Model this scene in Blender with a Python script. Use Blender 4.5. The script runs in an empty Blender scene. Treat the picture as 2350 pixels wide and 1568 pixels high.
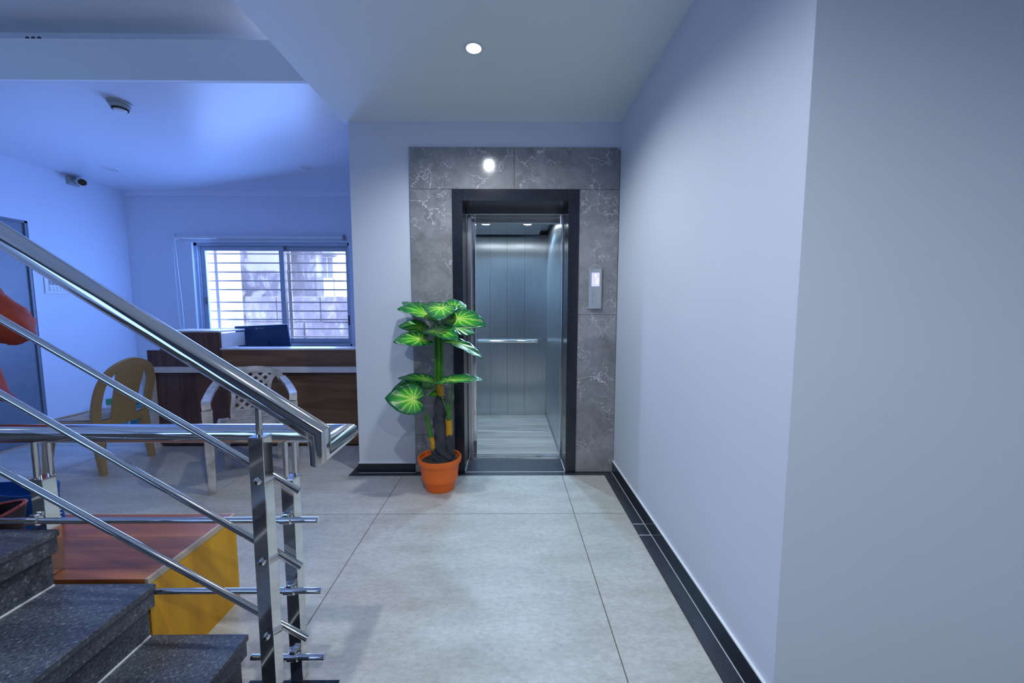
import bpy, bmesh, math, random
from mathutils import Vector, Matrix
random.seed(7)
S = bpy.context.scene
COL = S.collection
PI = math.pi
sin, cos = math.sin, math.cos

# ------------------------------------------------------------------ camera, world, lights, exposure
cd = bpy.data.cameras.new('camera')
cam = bpy.data.objects.new('camera', cd); COL.objects.link(cam)
cd.sensor_width = 36.0; cd.lens = 880.0 / 2350.0 * 36.0; cd.clip_start = 0.02
def cam_axes(p, y, r):
    f = Vector((sin(y)*cos(p), cos(y)*cos(p), -sin(p)))
    rt = Vector((cos(y), -sin(y), 0)); u = rt.cross(f)
    return cos(r)*rt + sin(r)*u, -sin(r)*rt + cos(r)*u, f
cx_, cy_, cf_ = cam_axes(0.085239, 0.0080198, 0.00067574)
m = Matrix.Identity(4)
for i in range(3):
    m[i][0] = cx_[i]; m[i][1] = cy_[i]; m[i][2] = -cf_[i]
m[2][3] = 1.25
cam.matrix_world = m
S.camera = cam

S.view_settings.view_transform = 'Standard'
S.view_settings.look = 'None'
S.view_settings.gamma = 1.0
S.view_settings.use_curve_mapping = False
S.view_settings.exposure = 0.06
S.cycles.use_denoising = True
S.cycles.max_bounces = 10
S.cycles.diffuse_bounces = 6
S.cycles.glossy_bounces = 6
S.cycles.sample_clamp_indirect = 6.0
S.cycles.caustics_reflective = False
S.cycles.caustics_refractive = False

W = bpy.data.worlds.new('sky'); S.world = W; W.use_nodes = True
bg = W.node_tree.nodes['Background']
bg.inputs[0].default_value = (0.64, 0.70, 1.0, 1); bg.inputs[1].default_value = 6.0

def light(name, kind, loc, energy, color, **kw):
    d = bpy.data.lights.new(name, kind); d.energy = energy; d.color = color
    o = bpy.data.objects.new(name, d); COL.objects.link(o); o.location = loc
    rot = kw.pop('rot', None)
    for k, v in kw.items(): setattr(d, k, v)
    if rot: o.rotation_euler = rot
    return o
COOL = (0.88, 0.95, 1.0)
# daylight coming in through the office window
light('window_daylight', 'AREA', (-2.77, 4.46, 1.42), 60, (0.18, 0.36, 1.0), shape='RECTANGLE', size=1.70, size_y=1.10, rot=(-PI/2+math.radians(14), 0, math.radians(-20)))
# added blue fill in front of the closed rear wall, no entrance there
light('rear_blue_fill', 'AREA', (-3.3, -2.15, 1.3), 30, (0.30, 0.50, 1.0), shape='RECTANGLE', size=1.8, size_y=2.0, rot=(PI/2, 0, 0))
# ceiling downlights
LAMPS = [(-0.18, 2.081), (-0.425, 0.66), (0.62, -0.62)]
for (lx, ly), e in zip(LAMPS, (57, 58, 68)):
    light('downlight_beam', 'SPOT', (lx, ly, 2.545), e, COOL, spot_size=math.radians(156), spot_blend=0.75, shadow_soft_size=0.035)
# lift car lamps
for lx in (-0.223, 0.181):
    light('lift_lamp_beam', 'SPOT', (lx, 3.79, 2.05), 56, (0.40, 0.69, 1.0), spot_size=math.radians(150), spot_blend=0.4, shadow_soft_size=0.035)

# ------------------------------------------------------------------ materials
def new_mat(name):
    mt = bpy.data.materials.new(name); mt.use_nodes = True
    nt = mt.node_tree; b = nt.nodes['Principled BSDF']
    return mt, nt, b
def N(nt, t, **kw):
    n = nt.nodes.new(t)
    for k, v in kw.items():
        if k in n.inputs.keys(): n.inputs[k].default_value = v
        else: setattr(n, k, v)
    return n
def L(nt, a, b): nt.links.new(a, b)
def coords(nt, scale=(1, 1, 1), rot=(0, 0, 0), kind='Object', loc=(0, 0, 0)):
    tc = N(nt, 'ShaderNodeTexCoord'); mp = N(nt, 'ShaderNodeMapping')
    mp.inputs['Scale'].default_value = scale; mp.inputs['Rotation'].default_value = rot; mp.inputs['Location'].default_value = loc
    L(nt, tc.outputs[kind], mp.inputs['Vector']); return mp.outputs['Vector']
def world_coords(nt, scale=(1, 1, 1), rot=(0, 0, 0)):
    g = N(nt, 'ShaderNodeNewGeometry'); mp = N(nt, 'ShaderNodeMapping')
    mp.inputs['Scale'].default_value = scale; mp.inputs['Rotation'].default_value = rot
    L(nt, g.outputs['Position'], mp.inputs['Vector']); return mp.outputs['Vector']
def ramp(nt, fac, stops):
    r = N(nt, 'ShaderNodeValToRGB'); cr = r.color_ramp
    while len(cr.elements) < len(stops): cr.elements.new(0.5)
    for e, (p, c) in zip(cr.elements, stops):
        e.position = p; e.color = (*c, 1) if len(c) == 3 else c
    L(nt, fac, r.inputs['Fac']); return r.outputs['Color']
def noise(nt, vec, scale, detail=4, rough=0.5, dist=0.0):
    n = N(nt, 'ShaderNodeTexNoise', Scale=scale, Detail=detail, Roughness=rough, Distortion=dist)
    L(nt, vec, n.inputs['Vector']); return n.outputs['Fac']
def mix(nt, fac, a, b, mode='MIX'):
    n = N(nt, 'ShaderNodeMix', data_type='RGBA', blend_type=mode)
    for sock, v in ((n.inputs[0], fac), (n.inputs[6], a), (n.inputs[7], b)):
        if isinstance(v, (int, float)): sock.default_value = v
        elif isinstance(v, tuple): sock.default_value = (*v, 1) if len(v) == 3 else v
        else: L(nt, v, sock)
    return n.outputs[2]
def bump(nt, b, h, strength=0.1, dist=0.01):
    n = N(nt, 'ShaderNodeBump', Strength=strength, Distance=dist)
    L(nt, h, n.inputs['Height']); L(nt, n.outputs['Normal'], b.inputs['Normal'])
def plain(name, c, rough=0.5, metal=0.0, emit=None, es=0.0, spec=None, nz=0.06):
    mt, nt, b = new_mat(name)
    v = coords(nt); f = noise(nt, v, 14, 3)
    lo = tuple(x*(1-nz) for x in c); hi = tuple(min(1, x*(1+nz)) for x in c)
    L(nt, ramp(nt, f, [(0.3, lo), (0.7, hi)]), b.inputs['Base Color'])
    b.inputs['Roughness'].default_value = rough; b.inputs['Metallic'].default_value = metal
    if spec is not None: b.inputs['Specular IOR Level'].default_value = spec
    if emit: b.inputs['Emission Color'].default_value = (*emit, 1); b.inputs['Emission Strength'].default_value = es
    return mt
def paint(name, c, rough=0.55):
    mt, nt, b = new_mat(name); v = world_coords(nt)
    f = noise(nt, v, 1.3, 4)
    L(nt, ramp(nt, f, [(0.25, tuple(x*0.965 for x in c)), (0.75, c)]), b.inputs['Base Color'])
    b.inputs['Roughness'].default_value = rough
    bump(nt, b, noise(nt, v, 55, 3), 0.06, 0.004)
    return mt
def granite(name, base, speck, rough, scale=160, amount=0.62):
    mt, nt, b = new_mat(name); v = world_coords(nt)
    f = noise(nt, v, scale, 3, 0.7); f2 = noise(nt, v, 9, 4)
    c = ramp(nt, f, [(0.38, tuple(x*0.55 for x in base)), (0.52, base), (amount, base), (amount+0.16, speck)])
    c = mix(nt, 0.5, c, ramp(nt, f2, [(0.3, (0.7, 0.7, 0.7)), (0.7, (1.25, 1.25, 1.25))]), 'MULTIPLY')
    L(nt, c, b.inputs['Base Color']); b.inputs['Roughness'].default_value = rough
    bump(nt, b, f, 0.08, 0.002)
    return mt
def wood(name, dark, mid, light_, axis='X', scale=1.0, rough=0.35, freq=1.0):
    mt, nt, b = new_mat(name)
    sc = {'X': (0.9, 9, 9), 'Y': (9, 0.9, 9), 'Z': (9, 9, 0.9)}[axis]
    v = world_coords(nt, tuple(s*scale for s in sc))
    f = noise(nt, v, 1.6*freq, 6, 0.62, 0.8)
    v2 = world_coords(nt, tuple(s*scale*(0.45) for s in sc)); f2 = noise(nt, v2, 1.2, 3, 0.5, 1.5)
    c = ramp(nt, f, [(0.28, dark), (0.5, mid), (0.74, light_)])
    c = mix(nt, 0.55, c, ramp(nt, f2, [(0.3, (0.55, 0.55, 0.55)), (0.65, (1.15, 1.15, 1.15))]), 'MULTIPLY')
    L(nt, c, b.inputs['Base Color']); b.inputs['Roughness'].default_value = rough
    bump(nt, b, f, 0.05, 0.003)
    return mt
M = {}
M['wall'] = paint('wall_paint', (0.69, 0.73, 0.82))
M['ceiling'] = paint('ceiling_paint', (0.84, 0.87, 0.89), 0.6)
M['gloss_ceiling'] = paint('office_ceiling_paint', (0.72, 0.75, 0.82), 0.32)
M['rear'] = paint('rear_wall_paint', (0.10, 0.11, 0.13))
M['caulk'] = plain('white_caulk', (0.82, 0.84, 0.86), 0.5)
M['black_granite'] = granite('black_granite', (0.020, 0.024, 0.036), (0.06, 0.065, 0.08), 0.16)
M['strip_granite'] = granite('border_granite', (0.048, 0.054, 0.072), (0.18, 0.19, 0.22), 0.30, 170, 0.60)
M['step_granite'] = granite('step_granite', (0.085, 0.098, 0.125), (0.36, 0.38, 0.42), 0.36, 120, 0.585)
M['grout'] = plain('floor_grout', (0.16, 0.145, 0.125), 0.8)

def marble():
    mt, nt, b = new_mat('grey_marble'); v = world_coords(nt)
    warp = N(nt, 'ShaderNodeTexNoise', Scale=2.6, Detail=5, Roughness=0.65); L(nt, v, warp.inputs['Vector'])
    vm = N(nt, 'ShaderNodeVectorMath', operation='MULTIPLY_ADD'); L(nt, warp.outputs['Color'], vm.inputs[0])
    vm.inputs[1].default_value = (0.55, 0.55, 0.55); L(nt, v, vm.inputs[2])
    def veins(scale, w):
        vo = N(nt, 'ShaderNodeTexVoronoi', feature='DISTANCE_TO_EDGE', Scale=scale); L(nt, vm.outputs[0], vo.inputs['Vector'])
        return ramp(nt, vo.outputs['Distance'], [(0.0, (1, 1, 1)), (w, (0, 0, 0))])
    f = noise(nt, vm.outputs[0], 5, 6, 0.65)
    base = ramp(nt, f, [(0.30, (0.185, 0.184, 0.195)), (0.5, (0.265, 0.263, 0.275)), (0.72, (0.36, 0.357, 0.37))])
    brk = ramp(nt, noise(nt, v, 3.4, 3), [(0.47, (0, 0, 0)), (0.62, (1, 1, 1))])
    k1 = mix(nt, 1.0, veins(2.7, 0.011), brk, 'MULTIPLY')
    c = mix(nt, k1, base, (0.74, 0.74, 0.76))
    brk2 = ramp(nt, noise(nt, v, 6.5, 3), [(0.46, (0, 0, 0)), (0.60, (0.75, 0.75, 0.75))])
    k2 = mix(nt, 1.0, veins(8.5, 0.030), brk2, 'MULTIPLY')
    c = mix(nt, k2, c, (0.66, 0.66, 0.67))
    L(nt, c, b.inputs['Base Color']); b.inputs['Roughness'].default_value = 0.11
    return mt
M['marble'] = marble()
def floor_mat():
    mt, nt, b = new_mat('cement_tile'); v = world_coords(nt, (1, 1.0, 1))
    f = noise(nt, world_coords(nt, (1.0, 2.8, 1)), 2.4, 8, 0.62)
    g = noise(nt, world_coords(nt, (1.0, 2.1, 1)), 30, 7, 0.78, 0.5)
    c = ramp(nt, f, [(0.28, (0.45, 0.445, 0.41)), (0.52, (0.56, 0.555, 0.525)), (0.74, (0.65, 0.645, 0.62))])
    c = mix(nt, 0.55, c, ramp(nt, g, [(0.34, (0.60, 0.60, 0.58)), (0.60, (1.06, 1.06, 1.06))]), 'MULTIPLY')
    h = noise(nt, v, 1.1, 3)
    c = mix(nt, 0.35, c, ramp(nt, h, [(0.35, (0.90, 0.86, 0.76)), (0.62, (1.05, 1.06, 1.08))]), 'MULTIPLY')
    L(nt, c, b.inputs['Base Color'])
    b.inputs['Roughness'].default_value = 0.46; b.inputs['Specular IOR Level'].default_value = 0.38
    bump(nt, b, g, 0.04, 0.003)
    return mt
M['tile'] = floor_mat()
def steel(name, c, rough, brushed=None):
    mt, nt, b = new_mat(name)
    b.inputs['Metallic'].default_value = 1.0; b.inputs['Roughness'].default_value = rough
    v = world_coords(nt, brushed or (1, 1, 1)); f = noise(nt, v, 6.0 if brushed else 9.0, 3)
    L(nt, ramp(nt, f, [(0.3, tuple(x*0.93 for x in c)), (0.7, c)]), b.inputs['Base Color'])
    if brushed: bump(nt, b, f, 0.05, 0.002)
    return mt
M['chrome'] = steel('polished_steel', (0.80, 0.80, 0.79), 0.07)
M['satin'] = steel('satin_steel', (0.62, 0.63, 0.64), 0.24)
def brushed_panel():
    mt, nt, b = new_mat('brushed_lift_steel')
    b.inputs['Metallic'].default_value = 1.0; b.inputs['Roughness'].default_value = 0.30
    b.inputs['Base Color'].default_value = (0.50, 0.51, 0.52, 1)
    b.inputs['Anisotropic'].default_value = 0.93
    tg = N(nt, 'ShaderNodeCombineXYZ'); tg.inputs[0].default_value = 0.7071; tg.inputs[1].default_value = 0.7071
    L(nt, tg.outputs[0], b.inputs['Tangent'])
    f = noise(nt, world_coords(nt, (40, 40, 1)), 3.0, 3)
    L(nt, ramp(nt, f, [(0.3, (0.56, 0.58, 0.60)), (0.7, (0.66, 0.68, 0.70))]), b.inputs['Base Color'])
    return mt
M['brushed'] = brushed_panel()
M['desk_red'] = wood('dark_red_laminate', (0.050, 0.026, 0.024), (0.115, 0.055, 0.046), (0.18, 0.090, 0.070), 'Z', 1.2, 0.4)
M['desk_brown'] = wood('brown_oak_laminate', (0.085, 0.042, 0.024), (0.18, 0.098, 0.050), (0.27, 0.16, 0.078), 'X', 0.8, 0.4)
M['box_side'] = wood('golden_teak_laminate', (0.46, 0.19, 0.003), (0.70, 0.32, 0.005), (0.84, 0.44, 0.010), 'Z', 0.35, 0.5)
M['box_top'] = wood('red_teak_laminate', (0.15, 0.045, 0.018), (0.38, 0.12, 0.035), (0.50, 0.20, 0.06), 'X', 0.45, 0.38)
M['edge_band'] = plain('pale_edge_band', (0.50, 0.40, 0.30), 0.5)
M['lift_floor'] = wood('lift_plank_vinyl', (0.24, 0.21, 0.18), (0.42, 0.39, 0.35), (0.55, 0.52, 0.48), 'X', 0.9, 0.45)
M['white_lam'] = plain('white_laminate', (0.66, 0.66, 0.68), 0.35)
M['alu'] = plain('grey_window_aluminium', (0.42, 0.47, 0.55), 0.35, 0.3)
M['white_metal'] = plain('white_enamel', (0.75, 0.76, 0.78), 0.4)
M['beige'] = plain('tan_plastic', (0.40, 0.275, 0.13), 0.42)
M['seat_lit'] = plain('lit_tan_plastic', (0.62, 0.58, 0.52), 0.4)  # light reflected by the tan seat, put into a paler base colour
M['lattice'] = plain('mottled_grey_plastic', (0.42, 0.41, 0.41), 0.42, nz=0.35)
M['terracotta'] = plain('terracotta_plastic', (0.95, 0.165, 0.014), 0.42)
M['soil'] = plain('potting_soil', (0.06, 0.05, 0.03), 0.9, nz=0.4)
M['trunk'] = plain('black_fibre_trunk', (0.045, 0.048, 0.060), 0.75, nz=0.4)
M['stem'] = plain('green_stem', (0.055, 0.23, 0.015), 0.4)
M['petiole'] = plain('pale_petiole', (0.17, 0.34, 0.07), 0.45)
M['sheath'] = plain('yellow_sheath', (0.60, 0.30, 0.012), 0.45)
M['black_plastic'] = plain('black_plastic', (0.012, 0.014, 0.020), 0.35)
M['monitor'] = plain('blue_lit_monitor_back', (0.010, 0.045, 0.13), 0.4)  # blue light falling on the dark shell is put into its colour
M['logo'] = plain('faded_logo', (0.22, 0.27, 0.33), 0.5)
M['white_plastic'] = plain('white_plastic', (0.74, 0.75, 0.77), 0.35)
M['grey_plastic'] = plain('grey_plastic', (0.34, 0.36, 0.36), 0.45)
M['lens'] = plain('dark_lens', (0.006, 0.008, 0.014), 0.08)
M['door'] = plain('blue_grey_door', (0.165, 0.20, 0.245), 0.42)
M['off_lamp'] = plain('unlit_lamp_diffuser', (0.55, 0.58, 0.62), 0.35)
M['glow'] = plain('lit_diffuser', (0.9, 0.95, 1), 0.4, emit=(0.90, 0.96, 1.0), es=40)
M['lift_glow'] = plain('lit_lift_diffuser', (0.9, 0.95, 1), 0.4, emit=(0.80, 0.92, 1.0), es=55)
M['screen'] = plain('lit_display', (0.1, 0.1, 0.2), 0.3, emit=(0.50, 0.52, 1.0), es=1.25)
M['digit'] = plain('lit_digit', (0.9, 0.9, 1), 0.3, emit=(0.86, 0.90, 1.0), es=1.5)
M['blue_bag'] = plain('blue_tarpaulin', (0.012, 0.085, 0.36), 0.4, nz=0.2)
M['white_print'] = plain('white_print', (0.75, 0.78, 0.82), 0.5)
M['dark_weave'] = plain('dark_woven_plastic', (0.028, 0.022, 0.030), 0.6, nz=0.4)
M['red_piping'] = plain('red_piping', (0.36, 0.07, 0.06), 0.5)
M['kurta'] = plain('orange_red_cotton', (0.40, 0.055, 0.022), 0.8, nz=0.15)
M['dupatta'] = plain('rose_red_gauze', (0.34, 0.075, 0.11), 0.8, nz=0.15)
M['trousers'] = plain('black_trousers', (0.012, 0.012, 0.018), 0.8)
M['skin'] = plain('brown_skin', (0.26, 0.125, 0.07), 0.5)
M['hair'] = plain('black_hair', (0.010, 0.009, 0.010), 0.45)
M['eye_white'] = plain('eye_white', (0.7, 0.7, 0.7), 0.3)
M['teal'] = plain('teal_plastic', (0.01, 0.19, 0.20), 0.4)
M['green_card'] = plain('green_card', (0.10, 0.36, 0.14), 0.5)
def leaf_mat():
    mt, nt, b = new_mat('caladium_leaf')
    tc = N(nt, 'ShaderNodeUVMap', uv_map='UVMap'); sx = N(nt, 'ShaderNodeSeparateXYZ'); L(nt, tc.outputs[0], sx.inputs[0])
    wn = noise(nt, coords(nt), 22, 3)
    def mth(op, a, bb=None, c=None):
        n = N(nt, 'ShaderNodeMath', operation=op)
        for i, v in enumerate((a, bb, c)):
            if v is None: continue
            if isinstance(v, (int, float)): n.inputs[i].default_value = v
            else: L(nt, v, n.inputs[i])
        return n.outputs[0]
    th = mth('ADD', sx.outputs[0], mth('MULTIPLY', mth('SUBTRACT', wn, 0.5), 0.07))
    r = sx.outputs[1]
    fr = mth('ABSOLUTE', mth('SUBTRACT', mth('FRACT', mth('ADD', mth('MULTIPLY', th, 13.0), 0.5)), 0.5))
    d = mth('MULTIPLY', mth('MULTIPLY', fr, r), 0.48)          # about the distance to the nearest vein
    vein = ramp(nt, d, [(0.0, (1, 1, 1)), (0.012, (0.8, 0.8, 0.8)), (0.050, (0, 0, 0))])
    fade = ramp(nt, r, [(0.0, (1, 1, 1)), (0.55, (0.85, 0.85, 0.85)), (0.95, (0.05, 0.05, 0.05))])
    k = mix(nt, 1.0, vein, fade, 'MULTIPLY')
    body = ramp(nt, mth('ADD', r, mth('MULTIPLY', mth('SUBTRACT', wn, 0.5), 0.5)), [(0.12, (0.16, 0.60, 0.03)), (0.48, (0.045, 0.40, 0.018)), (0.88, (0.008, 0.13, 0.040))])
    c = mix(nt, k, body, (0.62, 0.80, 0.16))
    L(nt, c, b.inputs['Base Color']); b.inputs['Roughness'].default_value = 0.27
    bump(nt, b, vein, 0.12, 0.004)
    return mt
M['leaf'] = leaf_mat()
def glass():
    mt = bpy.data.materials.new('window_glass'); mt.use_nodes = True; nt = mt.node_tree
    nt.nodes.remove(nt.nodes['Principled BSDF']); out = nt.nodes['Material Output']
    t = N(nt, 'ShaderNodeBsdfTransparent'); t.inputs[0].default_value = (0.93, 0.96, 0.98, 1)
    g = N(nt, 'ShaderNodeBsdfGlossy', Roughness=0.03); fr = N(nt, 'ShaderNodeFresnel', IOR=1.45)
    mx = N(nt, 'ShaderNodeMixShader'); L(nt, fr.outputs[0], mx.inputs[0]); L(nt, t.outputs[0], mx.inputs[1]); L(nt, g.outputs[0], mx.inputs[2])
    L(nt, mx.outputs[0], out.inputs[0]); return mt
M['glass'] = glass()
def stained(name, a, b_, c_, scale):
    mt, nt, b = new_mat(name); v = world_coords(nt)
    f = noise(nt, world_coords(nt, (1, 1, 0.45)), scale, 7, 0.68, 0.4); g = noise(nt, v, 0.9, 3, 0.5, 0.6)
    c = ramp(nt, f, [(0.3, a), (0.55, b_), (0.7, c_)])
    c = mix(nt, ramp(nt, g, [(0.56, (0, 0, 0)), (0.58, (0.8, 0.8, 0.8))]), c, c_)
    L(nt, c, b.inputs['Base Color']); b.inputs['Roughness'].default_value = 0.85
    return mt
M['old_wall'] = stained('stained_plaster', (0.14, 0.15, 0.19), (0.24, 0.25, 0.31), (0.60, 0.61, 0.68), 3.4)
M['stone_wall'] = stained('weathered_stone', (0.15, 0.15, 0.20), (0.30, 0.30, 0.37), (0.60, 0.60, 0.67), 5.5)
M['white_render'] = paint('white_render', (0.90, 0.90, 0.92), 0.8)
M['grey_render'] = plain('grey_render', (0.30, 0.32, 0.40), 0.8)
M['ground'] = plain('yard_ground', (0.45, 0.44, 0.42), 0.9)

# ------------------------------------------------------------------ mesh helpers
def tag(o, label=None, cat=None, group=None, kind=None):
    if label: o['label'] = label
    if cat: o['category'] = cat
    if group: o['group'] = group
    if kind: o['kind'] = kind
    return o
def link(name, me, parent=None, mat=None):
    o = bpy.data.objects.new(name, me); COL.objects.link(o)
    if mat is not None and not me.materials: me.materials.append(mat)
    if parent is not None: o.parent = parent
    return o
def empty(name, loc=(0, 0, 0), rz=0.0):
    o = bpy.data.objects.new(name, None); COL.objects.link(o); o.location = loc; o.rotation_euler = (0, 0, rz)
    o.empty_display_size = 0.1; return o
class B:
    """collects shapes into one mesh"""
    def __init__(s): s.bm = bmesh.new(); s.flat = False
    def box(s, x0, x1, y0, y1, z0, z1, bevel=0.0):
        s.flat = True
        vs = [s.bm.verts.new((x, y, z)) for z in (z0, z1) for y in (y0, y1) for x in (x0, x1)]
        idx = [(0, 2, 3, 1), (4, 5, 7, 6), (0, 1, 5, 4), (2, 6, 7, 3), (0, 4, 6, 2), (1, 3, 7, 5)]
        fs = [s.bm.faces.new([vs[i] for i in f]) for f in idx]
        if bevel:
            es = list({e for f in fs for e in f.edges})
            bmesh.ops.bevel(s.bm, geom=es, offset=bevel, segments=2, profile=0.5, affect='EDGES', clamp_overlap=True)
        return s
    def prism(s, pts, a0, a1, axis='Y'):
        """extrude a 2D outline; axis Y: pts are (x,z); X: (y,z); Z: (x,y)"""
        def P(p, a): return {'Y': (p[0], a, p[1]), 'X': (a, p[0], p[1]), 'Z': (p[0], p[1], a)}[axis]
        v0 = [s.bm.verts.new(P(p, a0)) for p in pts]; v1 = [s.bm.verts.new(P(p, a1)) for p in pts]
        n = len(pts)
        s.bm.faces.new(v0[::-1]); s.bm.faces.new(v1)
        for i in range(n): s.bm.faces.new((v0[i], v0[(i+1) % n], v1[(i+1) % n], v1[i]))
        return s
    def tube(s, pts, r, n=12, cap=True, mitre=True):
        pts = [Vector(p) for p in pts]; k = len(pts)
        rs = list(r) if isinstance(r, (list, tuple)) else [r]*k
        d = [(pts[i+1]-pts[i]).normalized() for i in range(k-1)]
        up = Vector((0, 0, 1)) if abs(d[0].z) < 0.9 else Vector((0, 1, 0))
        a = d[0].cross(up).normalized(); b = d[0].cross(a).normalized()
        ring0 = [pts[0] + rs[0]*(cos(2*PI*i/n)*a + sin(2*PI*i/n)*b) for i in range(n)]
        rings = [ring0]
        for j in range(1, k):
            dd = d[j-1]
            nrm = dd if j == k-1 else (d[j-1]+d[j]).normalized()
            nr = []
            for i, p in enumerate(rings[-1]):
                t = (pts[j]-p).dot(nrm)/max(1e-6, dd.dot(nrm)); nr.append(p + dd*t)
            if rs[j] != rs[j-1]:
                nr = [pts[j] + (q-pts[j])*(rs[j]/max(1e-6, rs[j-1])) for q in nr]
            rings.append(nr)
        vr = [[s.bm.verts.new(p) for p in rg] for rg in rings]
        for j in range(k-1):
            for i in range(n): s.bm.faces.new((vr[j][i], vr[j][(i+1) % n], vr[j+1][(i+1) % n], vr[j+1][i]))
        if cap: s.bm.faces.new(vr[0][::-1]); s.bm.faces.new(vr[-1])
        return s
    def lathe(s, prof, c=(0, 0, 0), n=28, axis='Z', closed=False):
        c = Vector(c)
        def P(r, h, t):
            u, v = r*cos(t), r*sin(t)
            return c + Vector({'Z': (u, v, h), 'Y': (u, h, v), 'X': (h, u, v)}[axis])
        rings = [[s.bm.verts.new(P(max(r, 1e-4), h, 2*PI*i/n)) for i in range(n)] for r, h in prof]
        for j in range(len(rings)-1):
            for i in range(n): s.bm.faces.new((rings[j][i], rings[j][(i+1) % n], rings[j+1][(i+1) % n], rings[j+1][i]))
        s.bm.faces.new(rings[0][::-1]); s.bm.faces.new(rings[-1])
        return s
    def ball(s, c, r, seg=16, sc=(1, 1, 1)):
        mm = Matrix.Translation(c) @ Matrix.Diagonal((r*sc[0], r*sc[1], r*sc[2], 1))
        bmesh.ops.create_uvsphere(s.bm, u_segments=seg, v_segments=max(6, seg//2), radius=1.0, matrix=mm); return s
    def xf(s, mt): bmesh.ops.transform(s.bm, matrix=mt, verts=s.bm.verts); return s
    def mesh(s, name, mat, smooth=True, angle=35):
        bmesh.ops.recalc_face_normals(s.bm, faces=s.bm.faces)
        me = bpy.data.meshes.new(name); s.bm.to_mesh(me); s.bm.free(); me.materials.append(mat)
        if smooth and not s.flat:
            me.shade_smooth()
            me.set_sharp_from_angle(angle=math.radians(angle))
        return me
    def obj(s, name, mat, parent=None, smooth=True, angle=35): return link(name, s.mesh(name, mat, smooth, angle), parent)
def box(name, mat, x0, x1, y0, y1, z0, z1, parent=None, bevel=0.0):
    return B().box(x0, x1, y0, y1, z0, z1, bevel).obj(name, mat, parent)
def struct(o): o['kind'] = 'structure'; return o
def poly_curve(pts, n):
    """Catmull-Rom resample"""
    pts = [Vector(p) for p in pts]; out = []
    ext = [2*pts[0]-pts[1]] + pts + [2*pts[-1]-pts[-2]]
    for i in range(1, len(ext)-2):
        for k in range(n):
            t = k/n; p0, p1, p2, p3 = ext[i-1:i+3]
            out.append(0.5*((2*p1)+(p2-p0)*t+(2*p0-5*p1+4*p2-p3)*t*t+(3*p1-p0-3*p2+p3)*t**3))
    out.append(pts[-1]); return out

# ------------------------------------------------------------------ setting
WY, WX, CZ = 2.854, 0.80, 2.578          # lift wall, right wall, ceiling height
SX = -1.143                               # left corner of the lift shaft
BY, LX = 4.543, -4.40                     # office back wall, left wall
floor = struct(box('floor', M['grout'], -4.6, 2.2, -2.5, 4.75, -0.12, -0.004))
J = 0.0022
xs = [-4.40, -3.20, -2.00, -0.80, 0.40, 0.72]; ys = [-2.40, -1.352, -0.152, 1.048, 2.248, 2.79]
def tile(x0, x1, y0, y1, mat='tile', name='floor_tile'):
    return box(name, M[mat], x0+J, x1-J, y0+J, y1-J, -0.02, 0.0, floor)
for i in range(len(xs)-1):
    for j in range(len(ys)-1): tile(xs[i], xs[i+1], ys[j], ys[j+1])
for x0, x1 in ((-4.40, -3.20), (-3.20, -2.00), (-2.00, -1.205)):
    tile(x0, x1, 2.79, 3.448); tile(x0, x1, 3.448, 4.54)
for x0, x1 in ((0.80, 2.1),):
    for j in range(3): tile(x0, x1, ys[j], min(ys[j+1], 1.05))
# black granite border along the walls
for y0, y1 in ((-2.4, -0.9), (-0.9, 0.6), (0.6, 2.02), (2.02, 2.13), (2.13, 2.79)):
    tile(0.72, 0.80, y0, y1, 'strip_granite', 'border_strip')
for y in (2.02, 2.13): box('caulk_line', M['caulk'], 0.722, 0.79, y-0.0022, y+0.0022, -0.01, 0.0006, floor)
for x0, x1 in ((-1.205, 0.42), (0.42, 0.80)): tile(x0, x1, 2.79, WY, 'strip_granite', 'border_strip')
tile(-1.205, SX, WY, 4.54, 'strip_granite', 'border_strip')

wr = struct(box('wall_right', M['wall'], WX, WX+0.2, 1.062, WY+0.01, 0, 3.0))
struct(box('wall_near', M['wall'], WX+0.0005, 2.2, 1.0615, 1.25, 0, 3.0))
struct(box('wall_side', M['wall'], 2.05, 2.2, -2.5, 1.08, 0, 3.0))
wl = struct(B().box(SX, -0.36, WY, WY+0.12, 0, CZ+0.3).box(0.455, 0.86, WY, WY+0.12, 0, CZ+0.3).box(-0.36, 0.455, WY, WY+0.12, 2.06, CZ+0.3).obj('wall_front', M['wall']))
struct(box('wall_shaft', M['wall'], SX+0.0005, SX+0.12, WY+0.1, BY+0.1, 0, CZ+0.3))
wb = struct(B().box(LX-0.2, -3.673, BY, BY+0.2, 0, CZ+0.5).box(-1.86, SX+0.12, BY, BY+0.2, 0, CZ+0.5).box(-3.673, -1.86, BY, BY+0.2, 0, 0.805).box(-3.673, -1.86, BY, BY+0.2, 2.014, CZ+0.5).obj('wall_back', M['wall']))
struct(B().box(LX-0.2, LX, 3.62, BY+0.1, 0, 3.2).box(LX-0.2, LX, -2.5, 2.70, 0, 3.2).box(LX-0.2, LX, 2.70, 3.62, 2.045, 3.2).obj('wall_left', M['wall']))
struct(box('wall_rear', M['rear'], -4.6, 2.2, -2.6, -2.4, 0, 3.2))
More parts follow.
